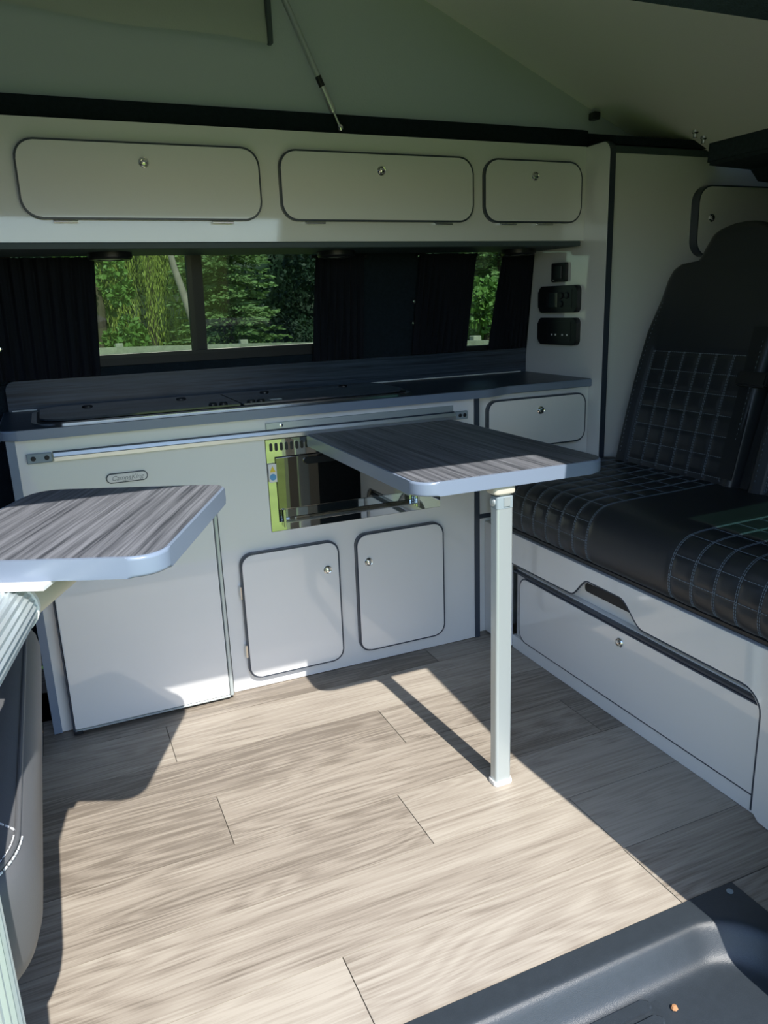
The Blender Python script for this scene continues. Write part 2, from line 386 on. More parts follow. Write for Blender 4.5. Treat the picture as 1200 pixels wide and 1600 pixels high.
# pop-top: liner, canvas sides
def roofz(x): return 1.541 + (1.905-x)*.42
b = B(); hexa(b, [(-.62, -1.25, roofz(-.62)), (2.12, -1.25, roofz(2.12)), (2.12, .24, roofz(2.12)), (-.62, .24, roofz(-.62)),
                  (-.62, -1.25, roofz(-.62)+.05), (2.12, -1.25, roofz(2.12)+.05), (2.12, .24, roofz(2.12)+.05), (-.62, .24, roofz(-.62)+.05)])
obj('ceiling', b, 'liner', None, 'pale lining of the raised pop-top roof', None, kind='structure')
def canvas_sheet(bm, y0, y1, amp, nx=110, nz=44, x0=-.58, x1=1.93):
    V = {}
    for i in range(nx+1):
        x = x0 + (x1-x0)*i/nx; zt = roofz(x)+.004
        for j in range(nz+1):
            t = j/nz; z = 1.53 + (zt-1.53)*t
            fold = amp*(math.sin(x*9+z*7)*.5 + math.sin(x*4.3-z*11)*.7 + .6*math.sin(z*23+x*3))*math.sin(PI*t)
            V[i, j] = bm.verts.new((x, y0 + (y1-y0)*t + fold, z))
    for i in range(nx):
        for j in range(nz): bm.faces.new([V[i, j], V[i+1, j], V[i+1, j+1], V[i, j+1]])
b = B(); canvas_sheet(b, .115, .145, .004)
cv = obj('wall_canvas', b, 'canvas', None, 'grey green pop-top canvas on the kitchen side', None, kind='structure', smooth=True)
# window flap of the canvas: a second layer with a bound edge
b = B(); V = {}
for i in range(41):
    x = -.45 + 1.165*i/40
    zb = 1.72 - .03*max(0, (x-.1))/.6 + .004*math.sin(x*13)
    for j in range(13):
        t = j/12; z = zb + .42*t
        V[i, j] = b.verts.new((x, .108 + .02*t + .0045*math.sin(x*8+t*5) - .006*math.exp(-((t-.06)/.05)**2), z))
for i in range(40):
    for j in range(12): b.faces.new([V[i, j], V[i+1, j], V[i+1, j+1], V[i, j+1]])
obj('window_flap', b, 'canvas', cv, smooth=True)
b = B(); box(b, .712, .724, .093, .112, 1.688, 2.0, .002, 1); obj('flap_binding', b, 'trimb', cv, label='dark bound zip edge of the canvas flap')
b = B(); box(b, 1.725, 1.75, .10, .13, 1.572, 1.594, .004); obj('strap_tab', b, 'black', cv, label='small black strap tab')
b = B(); canvas_sheet(b, -1.13, -1.16, .004); obj('wall_canvas', b, 'canvas', None, 'pop-top canvas above the sliding door', None, kind='structure', smooth=True)
b = B(); 
vs = [b.verts.new(p) for p in ((-.58, -1.13, 1.53), (-.58, .12, 1.53), (-.58, .15, roofz(-.58)), (-.58, -1.16, roofz(-.58)))]; b.faces.new(vs)
r = bmesh.ops.extrude_face_region(b, geom=b.faces[:]); bmesh.ops.translate(b, vec=(-.004, 0, 0), verts=[e for e in r['geom'] if isinstance(e, bmesh.types.BMVert)])
obj('wall_canvas', b, 'canvas', None, 'pop-top canvas at the front end', None, kind='structure')
# roof edges in carpet
b = B(); prism(b, [(.093, 1.489), (.097, 1.537), (.125, 1.545), (.34, 1.56), (.34, 1.489)], YZ, -1.6, 1.705, .006, 2); obj('trim_1', b, 'carpet', None, 'dark carpeted roof edge above the lockers', None, kind='structure', smooth=True)
b = B(); prism(b, [(-.03, 1.478), (-.03, 1.500), (.12, 1.535), (.34, 1.56), (.34, 1.478)], YZ, 1.7055, 2.7, .006, 2); obj('trim_2', b, 'carpet', None, 'dark carpeted roof edge above the rear wardrobe', None, kind='structure', smooth=True)
b = B(); hexa(b, [(2.03, -1.2, 1.425), (2.7, -1.2, 1.40), (2.7, -.05, 1.40), (2.03, -.05, 1.425), (2.035, -1.2, 1.497), (2.7, -1.2, 1.55), (2.7, -.05, 1.55), (2.035, -.05, 1.497)])
bmesh.ops.bevel(b, geom=b.edges[:], offset=.01, segments=2, affect='EDGES'); rr = obj('trim_3', b, 'carpet2', None, 'carpeted rear roof shelf at top right', None, kind='structure', smooth=True)
b = B(); hexa(b, [(2.25, -1.2, 1.385), (2.7, -1.2, 1.36), (2.7, -.06, 1.36), (2.25, -.06, 1.385), (2.2, -1.2, 1.43), (2.7, -1.2, 1.43), (2.7, -.06, 1.43), (2.2, -.06, 1.43)])
obj('lower_lip', b, 'carpet2', rr)
for sx in (1.965, 2.0):
    b = B(); lathe(b, (sx, -.07, roofz(sx)+.002), (0, 0, -1), [(.010, 0), (.010, .006), (.006, .010), (.006, .02), (0, .021)], 12); obj('hinge_bolt', b, 'steel', rr, label='shiny roof hinge bolt')

# ================================================================== KITCHEN
KX1 = 1.24; KH = .772
ku = thing('kitchen_unit', 'glossy white kitchen unit with two lower doors', 'cabinet', (.6, .2, 0))
# face board, cut round the fridge and the grill
b = B()
for (x0, x1, z0, z1) in ((0, .026, .002, KH), (.026, .455, .575, KH), (.455, .598, .002, KH), (.598, 1.121, .002, .455), (.598, 1.121, .7125, KH), (1.121, KX1, .002, KH)):
    box(b, x0, x1, 0, .016, z0, z1)
bmesh.ops.remove_doubles(b, verts=b.verts[:], dist=1e-5)
obj('face_board', b, 'white', ku)
b = B(); box(b, -.018, -.0005, -.004, .40, .002, KH); obj('side_board', b, 'white', ku)
b = B(); box(b, -.0195, .0005, -.0055, -.0042, .002, KH, .0004, 1); obj('edging', b, 'edge2', ku, label='blue grey edge strip')
b = B(); box(b, KX1, KX1+.017, -.004, .028, .002, KH); obj('corner_trim', b, 'edge', ku, label='dark vertical corner trim')
b = B(); box(b, .0, KX1, .385, .392, .002, KH); box(b, .0, KX1, .017, .384, .0005, .0019); obj('back_board', b, 'white', ku)
slab_door(ku, .500, .786, .036, .408, 0, .035, lock=(.748, .325), vhinge=(.30, .125), label='left lower door with hinges on its left')
slab_door(ku, .838, 1.124, .044, .413, 0, .035, lock=(.875, .327), label='right lower door under the grill')

# fridge
fr = thing('fridge', 'glossy white built-in fridge under the small table', 'fridge', (.24, .1, .004))
b = B(); box(b, .034, .447, .0, .36, .014, .566); obj('body', b, 'black', fr)
b = B(); box(b, .0315, .4365, -.034, -.004, .0145, .562, .004, 2); fd = obj('door', b, 'white', fr, smooth=True)
b = B(); box(b, .4372, .4475, -.035, -.003, .012, .566, .002, 1); obj('door_trim', b, 'alup', fd, label='pale metal edge strip')
b = B(); box(b, .031, .4370, -.035, -.003, .0085, .0140, .0015, 1); obj('door_trim', b, 'alup', fd)
b = B(); box(b, .027, .0308, -.032, -.002, .010, .562, .001, 1); obj('seal', b, 'edge', fd, label='dark door seal')
for hz in (.008, .563):
    b = B(); box(b, .028, .05, -.038, -.004, hz-.004, hz+.004, .001, 1); obj('hinge', b, 'black', fr)
# name badge with script
bd = thing('name_badge', 'small oval white badge with script lettering on the kitchen face', 'badge', (.24, -.001, .64))
b = B(); prism(b, rrect(.190, .290, .6435, .6685, .0124, 10), XZ, -.0035, -.0004, .001, 1, 'a'); pb = obj('rim', b, 'edge', bd)
b = B(); prism(b, rrect(.1925, .2875, .646, .666, .0099, 10), XZ, -.0045, -.0036); obj('plate', b, 'wplas', bd)
fc = bpy.data.curves.new('lettering', 'FONT'); fc.body = 'CampaKing'; fc.size = .0165; fc.align_x = 'CENTER'; fc.align_y = 'CENTER'; fc.shear = .35; fc.extrude = .0002; fc.materials.append(M['ink'])
tmp = bpy.data.objects.new('lettering_curve', fc); COL.objects.link(tmp)
bpy.context.view_layer.update(); lm = bpy.data.meshes.new_from_object(tmp.evaluated_get(bpy.context.evaluated_depsgraph_get())); bpy.data.objects.remove(tmp)
lm.materials.clear(); lm.materials.append(M['ink'])
fo = bpy.data.objects.new('lettering', lm); COL.objects.link(fo); fo.parent = bd; fo.location = (0, -.0039, .0155); fo.rotation_euler = (PI/2, 0, 0)
b = B(); box(b, .228, .254, -.0048, -.0044, .6478, .6487); obj('underline', b, 'ink', bd)

# grill
gx0, gx1, gz0, gz1 = .599, 1.120, .457, .711
gr = thing('grill_oven', 'built-in gas grill with mirror steel frame and black glass flap', 'oven', ((gx0+gx1)/2, .15, gz0))
b = B()
box(b, gx0, gx1, -.0035, .018, gz0, gz0+.024); box(b, gx0, gx0+.022, -.0035, .018, gz0+.0241, gz1); box(b, gx1-.072, gx1, -.0035, .018, gz0+.0241, gz1); box(b, gx0+.0221, gx1-.0721, -.0035, .018, gz1-.047, gz1)
obj('frame', b, 'mirror', gr)
b = B(); box(b, gx0+.002, gx1-.002, .019, .34, gz0+.002, gz1-.002); obj('body', b, 'black', gr)
b = B(); box(b, gx0+.023, gx1-.074, -.010, .012, gz0+.060, gz1-.049, .002, 2); obj('glass_flap', b, 'blackglass', gr, smooth=True)
b = B(); box(b, gx0+.031, gx1-.074, -.0125, .010, gz0+.0245, gz0+.0585, .001, 1); lw = obj('lower_glass', b, 'clear', gr)
b = B(); box(b, gx0+.031, gx1-.074, .0102, .014, gz0+.0245, gz0+.0585); obj('tray_front', b, 'mirror', gr)
b = B(); box(b, gx0+.032, gx1-.075, -.0165, -.0130, gz0+.0215, gz0+.0250, .001, 1); obj('flap_rail', b, 'steel', gr)
for hx in (gx0+.035, gx1-.078):
    b = B(); box(b, hx-.004, hx+.004, -.018, -.004, gz0+.012, gz0+.062, .001, 1); obj('flap_hinge', b, 'steel', gr)
for i in range(34):
    x = gx0+.014 + i*.0144
    if x > gx1-.02: break
    b = B(); prism(b, rrect(x-.0042, x+.0042, gz1-.031, gz1-.009, .004, 4), XZ, -.0045, -.0030); obj('vent_slot', b, 'black', gr)
# grab handle recess seen on the flap
b = B(); prism(b, rrect(gx0+.10, gx0+.30, gz1-.074, gz1-.056, .009, 5), XZ, -.0165, -.0102, .002, 1, 'a'); obj('handle', b, 'blackgl', gr, smooth=True)
b = B(); box(b, gx0+.001, gx0+.023, -.0112, -.0102, gz0+.140, gz0+.190); st = obj('warning_sticker', b, 'wplas', gr, label='small warning sticker')
b = B(); prism(b, [(gx0+.004, gz0+.168), (gx0+.020, gz0+.168), (gx0+.012, gz0+.185)], XZ, -.0118, -.0113); obj('triangle', b, 'yellow', st)
b = B(); lathe(b, (gx0+.012, -.0113, gz0+.154), (0, -1, 0), [(.009, 0), (.009, .0005), (0, .0006)], 16); obj('disc', b, 'sticker', st)
b = B(); lathe(b, (gx1-.036, -.004, gz0+.10), (0, -1, 0), [(.017, 0), (.017, .008), (.013, .018), (0, .019)], 18); obj('control_knob', b, 'gplas', gr, smooth=True)

# table rail under the worktop
tr_ = thing('table_rail', 'thin metal rail for the table along the kitchen front', 'rail', (.6, -.01, .715))
b = B(); prism(b, [(-.015, .716), (-.0045, .716), (-.0045, .735), (-.010, .735), (-.013, .727), (-.017, .7255)], YZ, .078, 1.172, .0012, 1); obj('rail_bar', b, 'alu', tr_)
b = B(); box(b, .078, 1.172, -.0042, -.0005, .7155, .7385); obj('rail_backing', b, 'edge', tr_, label='dark backing strip')
for xa, xb in ((.020, .076), (1.174, 1.215)):
    b = B(); box(b, xa, xb, -.010, -.0005, .714, .738, .002, 1); br = obj('end_bracket', b, 'gplas', tr_)
    for sx in (xa+.014, xb-.012):
        b = B(); lathe(b, (sx, -.010, .726), (0, -1, 0), [(.0058, 0), (.0058, .001), (.004, .002), (0, .002)], 12); obj('screw', b, 'black', br)
b = B(); box(b, .603, 1.168, -.006, -.0005, .7390, .757, .001, 1); pl_ = obj('hook_plate', b, 'alup', tr_, label='pale metal plate above the rail')
b = B(); lathe(b, (.645, -.006, .748), (0, -1, 0), [(.005, 0), (.005, .002), (0, .003)], 12); obj('screw', b, 'steel', pl_)

# worktop: deeper over the kitchen unit, stepped back over the rear unit with a soft S curve
def wt_outline(inset=0):
    p = [(-.035+inset, .40), (-.035+inset, .02)]
    for i in range(7):
        a = PI + (PI/2)*i/6; p.append((-.035+inset+.045 + .045*math.cos(a), .025+inset + .045*math.sin(a)))
    for i in range(13):
        t = i/12; s = t*t*(3-2*t); p.append((1.27+.11*t, -.020+inset + .036*s))
    p += [(1.6835, .016+inset), (1.6835, .40)]
    return p
wt = thing('worktop', 'dark grey streaked worktop running along the kitchen', 'worktop', (.8, .2, .7722))
b = B(); prism(b, wt_outline(0), XY, .7722, .7958, .004, 3); obj('edge_band', b, 'edge2', wt, label='blue grey rounded worktop edge', smooth=True)
b = B(); prism(b, wt_outline(.0035), XY, .7959, .7968); obj('top_sheet', b, 'top', wt)
sp = thing('splashback', 'streaked grey upstand along the back of the worktop', 'upstand', (.8, .4, .797))
b = B(); prism(b, rrect(-.02, 1.683, .7970, .880, (.002, .002, .002, .022), 6), XZ, .388, .402, .0015, 1); obj('board', b, 'top', sp)
for xa, xb in ((-.012, .052), (1.02, 1.66)):
    b = B(); box(b, xa, xb, .3845, .388, .7970, .8005, .001, 1); obj('sealant_line', b, 'wplas', sp, label='thin white sealant line')

# sink and hob with two glass lids
sk = thing('hob_and_sink', 'flush hob and sink unit under dark glass lids', 'hob', (.55, .18, .797))
b = B(); prism(b, rrect(.040, 1.065, .012, .350, .075, 10), XY, .7970, .8010, .0025, 2, 'b'); obj('rim', b, 'steel', sk, smooth=True, angle=20)
b = B(); prism(b, rrect(.052, 1.053, .024, .338, .065, 10), XY, .8012, .8030); obj('tray', b, 'black', sk)
lidm = mat('smoked_glass_lid', (.035, .045, .06), .07, spec=.8, coat=.4)
for xa, xb, rr_ in ((.060, .552, (.06, .004, .004, .06)), (.556, 1.046, (.004, .06, .06, .004))):
    b = B(); prism(b, rrect(xa, xb, .032, .330, rr_, 8), XY, .8045, .8095, .001, 1); ld = obj('glass_lid', b, lidm, sk, smooth=True, angle=20)
    for hx, hy in ((xa+.12, .262), (xb-.12, .262)):
        b = B(); lathe(b, (hx, hy, .8095), (0, 0, 1), [(.014, 0), (.014, .002), (.010, .004), (0, .0042)], 16); obj('hinge_cap', b, 'black', ld)
for hx, hy in ((.482, .060), (.510, .060), (.585, .060), (.612, .060)):
    b = B(); lathe(b, (hx, hy, .8097), (0, 0, 1), [(.011, 0), (.011, .003), (.008, .006), (0, .0062)], 16); obj('lid_button', b, 'black', sk)
b = B(); box(b, .640, .672, .062, .082, .8096, .8100); obj('label_plate', b, 'wplas', sk, label='small white label')

# rear base unit
ru = thing('rear_cabinet', 'white base cupboard behind the long table beside the bench', 'cabinet', (1.47, .2, 0))
b = B(); box(b, 1.2575, 1.683, .030, .046, .002, .7715); obj('face_board', b, 'white', ru)
b = B(); box(b, 1.2575, 1.683, .38, .388, .002, .7715); obj('back_board', b, 'white', ru)
b = B(); box(b, 1.2575, 1.683, .0265, .0298, .388, .402); obj('divider_trim', b, 'edge', ru, label='dark horizontal trim')
slab_door(ru, 1.297, 1.662, .600, .756, .030, .032, lock=(1.488, .713))

# overhead lockers
ol = thing('overhead_locker', 'row of three white overhead lockers above the windows', 'locker', (.8, .2, 1.218))
LY = .080
b = B(); box(b, -1.0, 1.6845, LY, LY+.016, 1.219, 1.4885); obj('face_board', b, 'white', ol)
b = B(); box(b, -1.0, 1.6845, LY+.0165, .350, 1.205, 1.2185); obj('bottom_board', b, 'trimb', ol)
b = B(); box(b, -1.0, 1.668, LY-.004, LY+.016, 1.203, 1.2185, .003, 2); obj('bottom_trim', b, 'trimb', ol, label='dark grey strip along the lower edge')
for x0, x1, lk, hs in ((.089, .658, .373, (.182, .553)), (.709, 1.283, .995, (.80, 1.185)), (1.318, 1.663, 1.491, (1.40, 1.53))):
    slab_door(ol, x0, x1, 1.269, 1.443, LY, .045, lock=(lk, 1.398), hinges=hs, depth=.013, label={.089: 'widest locker door at the left', .709: 'middle locker door', 1.318: 'small locker door at the right'}[x0])
# downlights under the lockers
for i, (dx, lb) in enumerate(((.285, 'round black downlight under the left locker'), (.915, 'round black downlight under the middle locker'), (1.545, 'round black downlight under the right locker'))):
    d = thing('downlight', lb, 'light', (dx, .235, 1.186), 'downlights under the lockers')
    b = B(); lathe(b, (dx, .235, 1.2045), (0, 0, -1), [(.056, 0), (.056, .012), (.052, .017), (.036, .0175), (.034, .012), (0, .012)], 28); obj('housing', b, 'black', d, smooth=True, angle=30)
    b = B(); lathe(b, (dx, .235, 1.1925), (0, 0, -1), [(.033, 0), (.033, .003), (.015, .0045), (0, .005)], 20); obj('lens', b, 'wplas', d, smooth=True)

# tall end panel with switches
ep = thing('end_panel', 'tall white side panel with dark front edge beside the lockers', 'panel', (1.692, .18, .0))
pts = [(-.030, .002), (-.030, 1.455)] + [(-.030+.032-.032*math.cos(a), 1.455+.032*math.sin(a)) for a in [PI/2*i/6 for i in range(1, 7)]] + [(.33, 1.4875), (.345, 1.2), (.398, .8), (.398, .002)]
b = B(); prism(b, pts, YZ, 1.6850, 1.7030); obj('board', b, 'white', ep)
b = B(); path = [(-.0325, .002), (-.0325, 1.455)] + [(-.030+.032-.0345*math.cos(a), 1.455+.0345*math.sin(a)) for a in [PI/2*i/6 for i in range(1, 7)]] + [(.07, 1.4897)]
for (ya, za), (yb, zb) in zip(path, path[1:]):
    q = Vector((0, yb-ya, zb-za)).normalized(); nrm = Vector((0, -q.z, q.y))
    hexa(b, [(1.6845, ya, za), (1.7042, ya, za), (1.7042, ya-nrm.y*.0024, za-nrm.z*.0024), (1.6845, ya-nrm.y*.0024, za-nrm.z*.0024),
             (1.6845, yb, zb), (1.7042, yb, zb), (1.7042, yb-nrm.y*.0024, zb-nrm.z*.0024), (1.6845, yb-nrm.y*.0024, zb-nrm.z*.0024)])
obj('edging', b, 'edge', ep, label='dark slate front edge')
YZm = lambda u, v, d: (1.6845-d, u, v)
sw = thing('switch', 'small square black switch on the end panel', 'switch', (1.68, .19, 1.10))
b = B(); prism(b, rrect(.155, .232, 1.100, 1.160, .005, 4), YZm, 0, .012, .003, 2, 'b'); obj('plate', b, 'black', sw, smooth=True)
b = B(); prism(b, rrect(.170, .218, 1.108, 1.152, .003, 3), YZm, .0122, .017, .002, 1, 'b'); obj('rocker', b, 'black', sw, smooth=True)
b = B(); prism(b, rrect(.212, .222, 1.1055, 1.1075, .0005, 2), YZm, .0121, .0126); obj('mark', b, 'wplas', sw)
cp = thing('control_panel', 'dark control panel with small display and round buttons', 'panel', (1.68, .19, 1.005))
b = B(); prism(b, rrect(.083, .297, 1.002, 1.088, .018, 6), YZm, 0, .016, .006, 3, 'b'); obj('housing', b, 'black', cp, smooth=True)
b = B(); prism(b, rrect(.110, .282, 1.014, 1.076, .004, 3), YZm, .0161, .0172); obj('face', b, 'black', cp)
b = B(); prism(b, rrect(.186, .232, 1.020, 1.066, .002, 3), YZm, .0173, .0185); obj('display', b, 'screen', cp)
for by, bz in ((.165, 1.056), (.135, 1.056), (.165, 1.030)):
    b = B(); lathe(b, (1.6845-.0173, by, bz), (-1, 0, 0), [(.0105, 0), (.0105, .003), (.008, .004), (0, .0042)], 16); obj('button', b, 'black', cp)
b = B(); prism(b, rrect(.245, .275, 1.022, 1.070, .002, 3), YZm, .0173, .0180); obj('fuse_strip', b, 'black', cp)
sp2 = thing('socket_panel', 'dark socket panel with four pale marks below the control panel', 'panel', (1.68, .19, .90))
b = B(); prism(b, rrect(.083, .299, .898, .986, .018, 6), YZm, 0, .016, .006, 3, 'b'); obj('housing', b, 'black', sp2, smooth=True)
b = B(); prism(b, rrect(.112, .232, .910, .974, .004, 3), YZm, .0161, .0172); obj('face', b, 'black', sp2)
b = B(); prism(b, rrect(.240, .284, .912, .972, .004, 3), YZm, .0161, .0175); obj('socket', b, 'rubber', sp2)
for by in (.130, .155, .192, .213):
    b = B(); prism(b, rrect(by-.004, by+.004, .928, .934, .001, 2), YZm, .0173, .0178); obj('mark', b, 'wplas', sp2)

# wardrobe face behind the bench
wd = thing('wardrobe', 'tall white wardrobe face behind the bench seat', 'cabinet', (2.2, .2, 0))
b = B(); box(b, 1.7045, 2.69, -.018, -.002, .002, 1.456); obj('face_board', b, 'white', wd)
b = B(); box(b, 1.7045, 2.69, .36, .37, .002, .85); obj('back_board', b, 'white', wd)
b = B(); box(b, 1.7045, 2.69, -.024, .06, 1.4565, 1.476, .003, 2); obj('top_trim', b, 'trimb', wd, label='dark top trim')
slab_door(wd, 2.020, 2.62, 1.160, 1.372, -.018, .05, lock=(2.075, 1.275), depth=.030)

# ================================================================== TABLES
def table_top(root, pts, z0, z1, mt):
    b = B(); prism(b, pts, XY, z0, z1, .005, 3); obj('edging', b, 'edge2', root, label='blue grey rounded table edge', smooth=True)
def inset(pts, d):
    n = len(pts); out = []
    for i in range(n):
        p0, p1, p2 = Vector(pts[i-1]), Vector(pts[i]), Vector(pts[(i+1) % n])
        a = (p1-p0); c = (p2-p1); na = Vector((-a.y, a.x)); nc = Vector((-c.y, c.x))
        q = (na.normalized()+nc.normalized()); q = q.normalized() if q.length > 1e-6 else na.normalized()
        out.append(tuple(p1 + q*d))
    return out
t1 = thing('long_table', 'long grey streaked table on a single square leg', 'table', (.92, -.36, .001))
pts = rrect(.7045, 1.156, -.713, -.0185, (.045, .045, .02, .02), 8)
b = B(); prism(b, pts, XY, .690, .7185, .005, 3); obj('edging', b, 'edge2', t1, label='blue grey rounded table edge', smooth=True)
b = B(); prism(b, inset(pts, .005), XY, .7186, .7194); obj('tabletop', b, 'tabY', t1)
lg = B(); prism(lg, rrect(.884, .923, -.703, -.675, .006, 4), XY, .011, .642); leg = obj('leg', lg, 'alup', t1, label='square pale aluminium leg', smooth=True, angle=35)
b = B(); prism(b, rrect(.880, .927, -.707, -.671, .010, 5), XY, .001, .0105, .003, 2, 'b'); obj('foot', b, 'wplas', leg, smooth=True)
b = B(); prism(b, rrect(.8835, .9235, -.7035, -.6745, .006, 4), XY, .6425, .668, .003, 2, 'b'); hg = obj('hinge_block', b, 'gplas', leg, smooth=True)
b = B(); box(b, .899, .914, -.7055, -.7037, .647, .666); obj('hinge_tongue', b, 'alup', leg)
b = B(); lathe(b, (.8835, -.689, .656), (-1, 0, 0), [(.009, 0), (.009, .003), (.005, .005), (0, .0052)], 16); obj('hinge_pin', b, 'alup', leg)
b = B(); prism(b, rrect(.892, .921, -.700, -.676, .006, 4), XY, .6685, .672); prism(b, rrect(.876, .928, -.708, -.668, .010, 4), XY, .6722, .6895, .005, 2, 'a'); obj('leg_socket', b, 'cplas', leg, smooth=True)
b = B(); box(b, .72, 1.14, -.0184, -.0055, .700, .7175, .002, 1); obj('hook_strip', b, 'alu', t1)

UX = Vector((.417, .909, 0)); VX = Vector((.909, -.417, 0))
FR = Vector((.1915, -1.014, 0))                                     # front right corner of the small table
t2 = thing('small_table', 'small grey streaked table on a bent ribbed leg at left', 'table', (-.055, -1.245, .001))
loc = rrect(-.345, 0, 0, .405, (.04, .045, .03, .05), 8)
pts2 = [tuple((FR + VX*u + UX*v)[:2]) for u, v in loc]
b = B(); prism(b, pts2, XY, .7225, .751, .005, 3); obj('edging', b, 'edge2', t2, label='blue grey rounded table edge', smooth=True)
b = B(); prism(b, inset(pts2, .005), XY, .7511, .752); obj('tabletop', b, 'tabL', t2)
R_ = .12; cz = .564; bc = Vector((-.055, -1.245, 0)); AD = Vector((.060, .315, 0)).normalized()
path = [bc + Vector((0, 0, z)) for z in (.001, .1, .2, .3, .4)]
for i in range(17):
    a = PI/2*i/16; path.append(bc + AD*(R_-R_*math.cos(a)) + Vector((0, 0, cz + R_*math.sin(a))))
path.append(bc + AD*.3207 + Vector((0, 0, cz+R_)))
sec = []
NF = 26
for i in range(NF*4):
    a = 2*PI*i/(NF*4); sec.append(((.0335+.0013*math.cos(NF*a))*math.cos(a), (.0335+.0013*math.cos(NF*a))*math.sin(a)))
b = B(); sweep(b, path, sec); lg2 = obj('leg', b, 'alup', t2, label='bent ribbed aluminium leg', smooth=True, angle=60)
e = bc + AD*.3207 + Vector((0, 0, cz+R_))
b = B(); tube(b, [e+AD*.0005, e+AD*.010], .0365, 24); obj('collar', b, 'wplas', lg2, smooth=True)
b = B(); tube(b, [e+AD*.0105, e+UX*.04, e+UX*.24], .028, 20); obj('arm', b, 'cplas', t2, label='cream support arm under the top', smooth=True)
b = B(); q0 = e-UX*.02-VX*.045; q1 = e+UX*.05-VX*.045; q2 = e+UX*.05+VX*.06; q3 = e-UX*.02+VX*.06
hexa(b, [(p.x, p.y, .7175) for p in (q0, q1, q2, q3)] + [(p.x, p.y, .7223) for p in (q0, q1, q2, q3)]); obj('mount_plate', b, 'wplas', t2)
b = B(); tube(b, [bc+Vector((0, 0, .0012)), bc+Vector((0, 0, .02))], .045, 24); obj('floor_socket', b, 'gplas', t2, smooth=True)

# ================================================================== BENCH SEAT
bs = thing('bench_seat', 'black quilted bench seat on a white base with a drawer', 'seat', (1.6, -.5, 0))
# front frame: inverted U with a handle cut-out
low = [(-.115, .002), (-.115, .268)]
fr_pts = [(.026, .006), (.026, .379), (-1.10, .379), (-1.10, .004), (-1.075, -.0+.002), (-1.045, .002), (-1.026, .02), (-1.026, .235)]
for i in range(1, 7):
    a = PI/2*i/6; fr_pts.append((-1.026 + .05*(1-math.cos(a)), .235+.05*math.sin(a)))
def scurve(y0, z0, y1, z1, n=8):
    return [(y0+(y1-y0)*i/n, z0+(z1-z0)*((i/n)**2*(3-2*i/n))) for i in range(n+1)]
fr_pts += scurve(-.690, .285, -.606, .341, 12) + scurve(-.486, .342, -.415, .286, 12) + [(-.115, .285), (-.115, .006)]
YZf = lambda u, v, d: (d, u, v)
b = B(); prism(b, fr_pts, YZf, 1.292, 1.308, .003, 2, 'a'); bf = obj('front_frame', b, 'white', bs, smooth=True, angle=30)
b = B(); tube(b, [(1.2935, y, z) for y, z in fr_pts[6:-1]], .0026, 8); obj('edging', b, 'edge', bf, label='dark edge line along the cut-out', smooth=True)
b = B(); box(b, 1.336, 1.68, -1.10, -.115, .26, .379); 
obj('base_box', b, 'white', bs)
b = B(); box(b, 1.322, 1.70, -1.095, -.118, .002, .2595); obj('drawer_box', b, 'white', bs)
b = B(); prism(b, rrect(-.640, -.455, .304, .340, .008, 5), YZf, 1.309, 1.3355); obj('handle_recess', b, 'rubber', bs, label='dark hand hole')
b = B(); prism(b, rrect(-1.0235, -.158, .046, .246, (.003, .03, .03, .003), 7), YZf, 1.3045, 1.3208, .0015, 1, 'a'); df = obj('drawer_front', b, 'white', bs, smooth=True, angle=30)
b = B(); prism(b, rrect(-1.026, -.1535, .0415, .249, (.003, .033, .033, .003), 7), YZf, 1.3060, 1.3215); obj('edging', b, 'edge', df)
push_lock(df, (1.3040, -.602, .217), (-1, 0, 0), .0125)
b = B(); box(b, 1.3085, 1.322, -1.03, -.1155, .001, .0425); obj('kick_board', b, 'white', bs)
b = B(); box(b, 1.3085, 1.3355, -1.026, -.1155, .2495, .2555); obj('drawer_top_rail', b, 'edge', bs)
b = B(); box(b, 1.300, 1.68, -1.10, -.045, .3795, .3945, .004, 1); obj('cushion_board', b, 'black', bs)

def quilt(y, s, ybands, slines, amp=.0036, wid=.0075):
    inb = any(a-.001 <= y <= c+.001 for a, c, ls in ybands)
    g = 0.0
    for a, c, ls in ybands:
        for l in ls: g = max(g, math.exp(-((y-l)/wid)**2))
    if inb:
        for l in slines: g = max(g, math.exp(-((s-l)/wid)**2))
    return -amp*g
ring = [(1.345, .3955), (1.300, .397), (1.284, .403), (1.2745, .418), (1.2705, .44), (1.2715, .468), (1.2785, .497), (1.292, .521), (1.313, .538), (1.34, .546), (1.40, .550), (1.55, .552), (1.70, .555), (1.73, .54)]
def resample(pts, step):
    out = []; L = [0]
    for a, c in zip(pts, pts[1:]): L.append(L[-1]+math.dist(a, c))
    n = int(L[-1]/step)
    # Catmull-Rom through the points
    def P(t):
        for i in range(len(pts)-1):
            if t <= L[i+1] or i == len(pts)-2:
                q = (t-L[i])/(L[i+1]-L[i]); p0 = pts[max(0, i-1)]; p1 = pts[i]; p2 = pts[i+1]; p3 = pts[min(len(pts)-1, i+2)]
                return tuple(.5*((2*p1[k]) + (-p0[k]+p2[k])*q + (2*p0[k]-5*p1[k]+4*p2[k]-p3[k])*q*q + (-p0[k]+3*p1[k]-3*p2[k]+p3[k])*q**3) for k in (0, 1))
    return [P(L[-1]*i/n) for i in range(n+1)], L[-1]
prof, plen = resample(ring, .007)
ya_, yb_ = -1.085, -.040
bands = [(-.497, -.04, [-.497, -.442, -.385, -.324, -.267, -.21, -.155, -.10]), (-1.09, -.782, [-.782, -.845, -.905, -.960, -1.016])]
slines = [.118, .172, .235, .30, .365, .43, .495, .56]
NY = 150
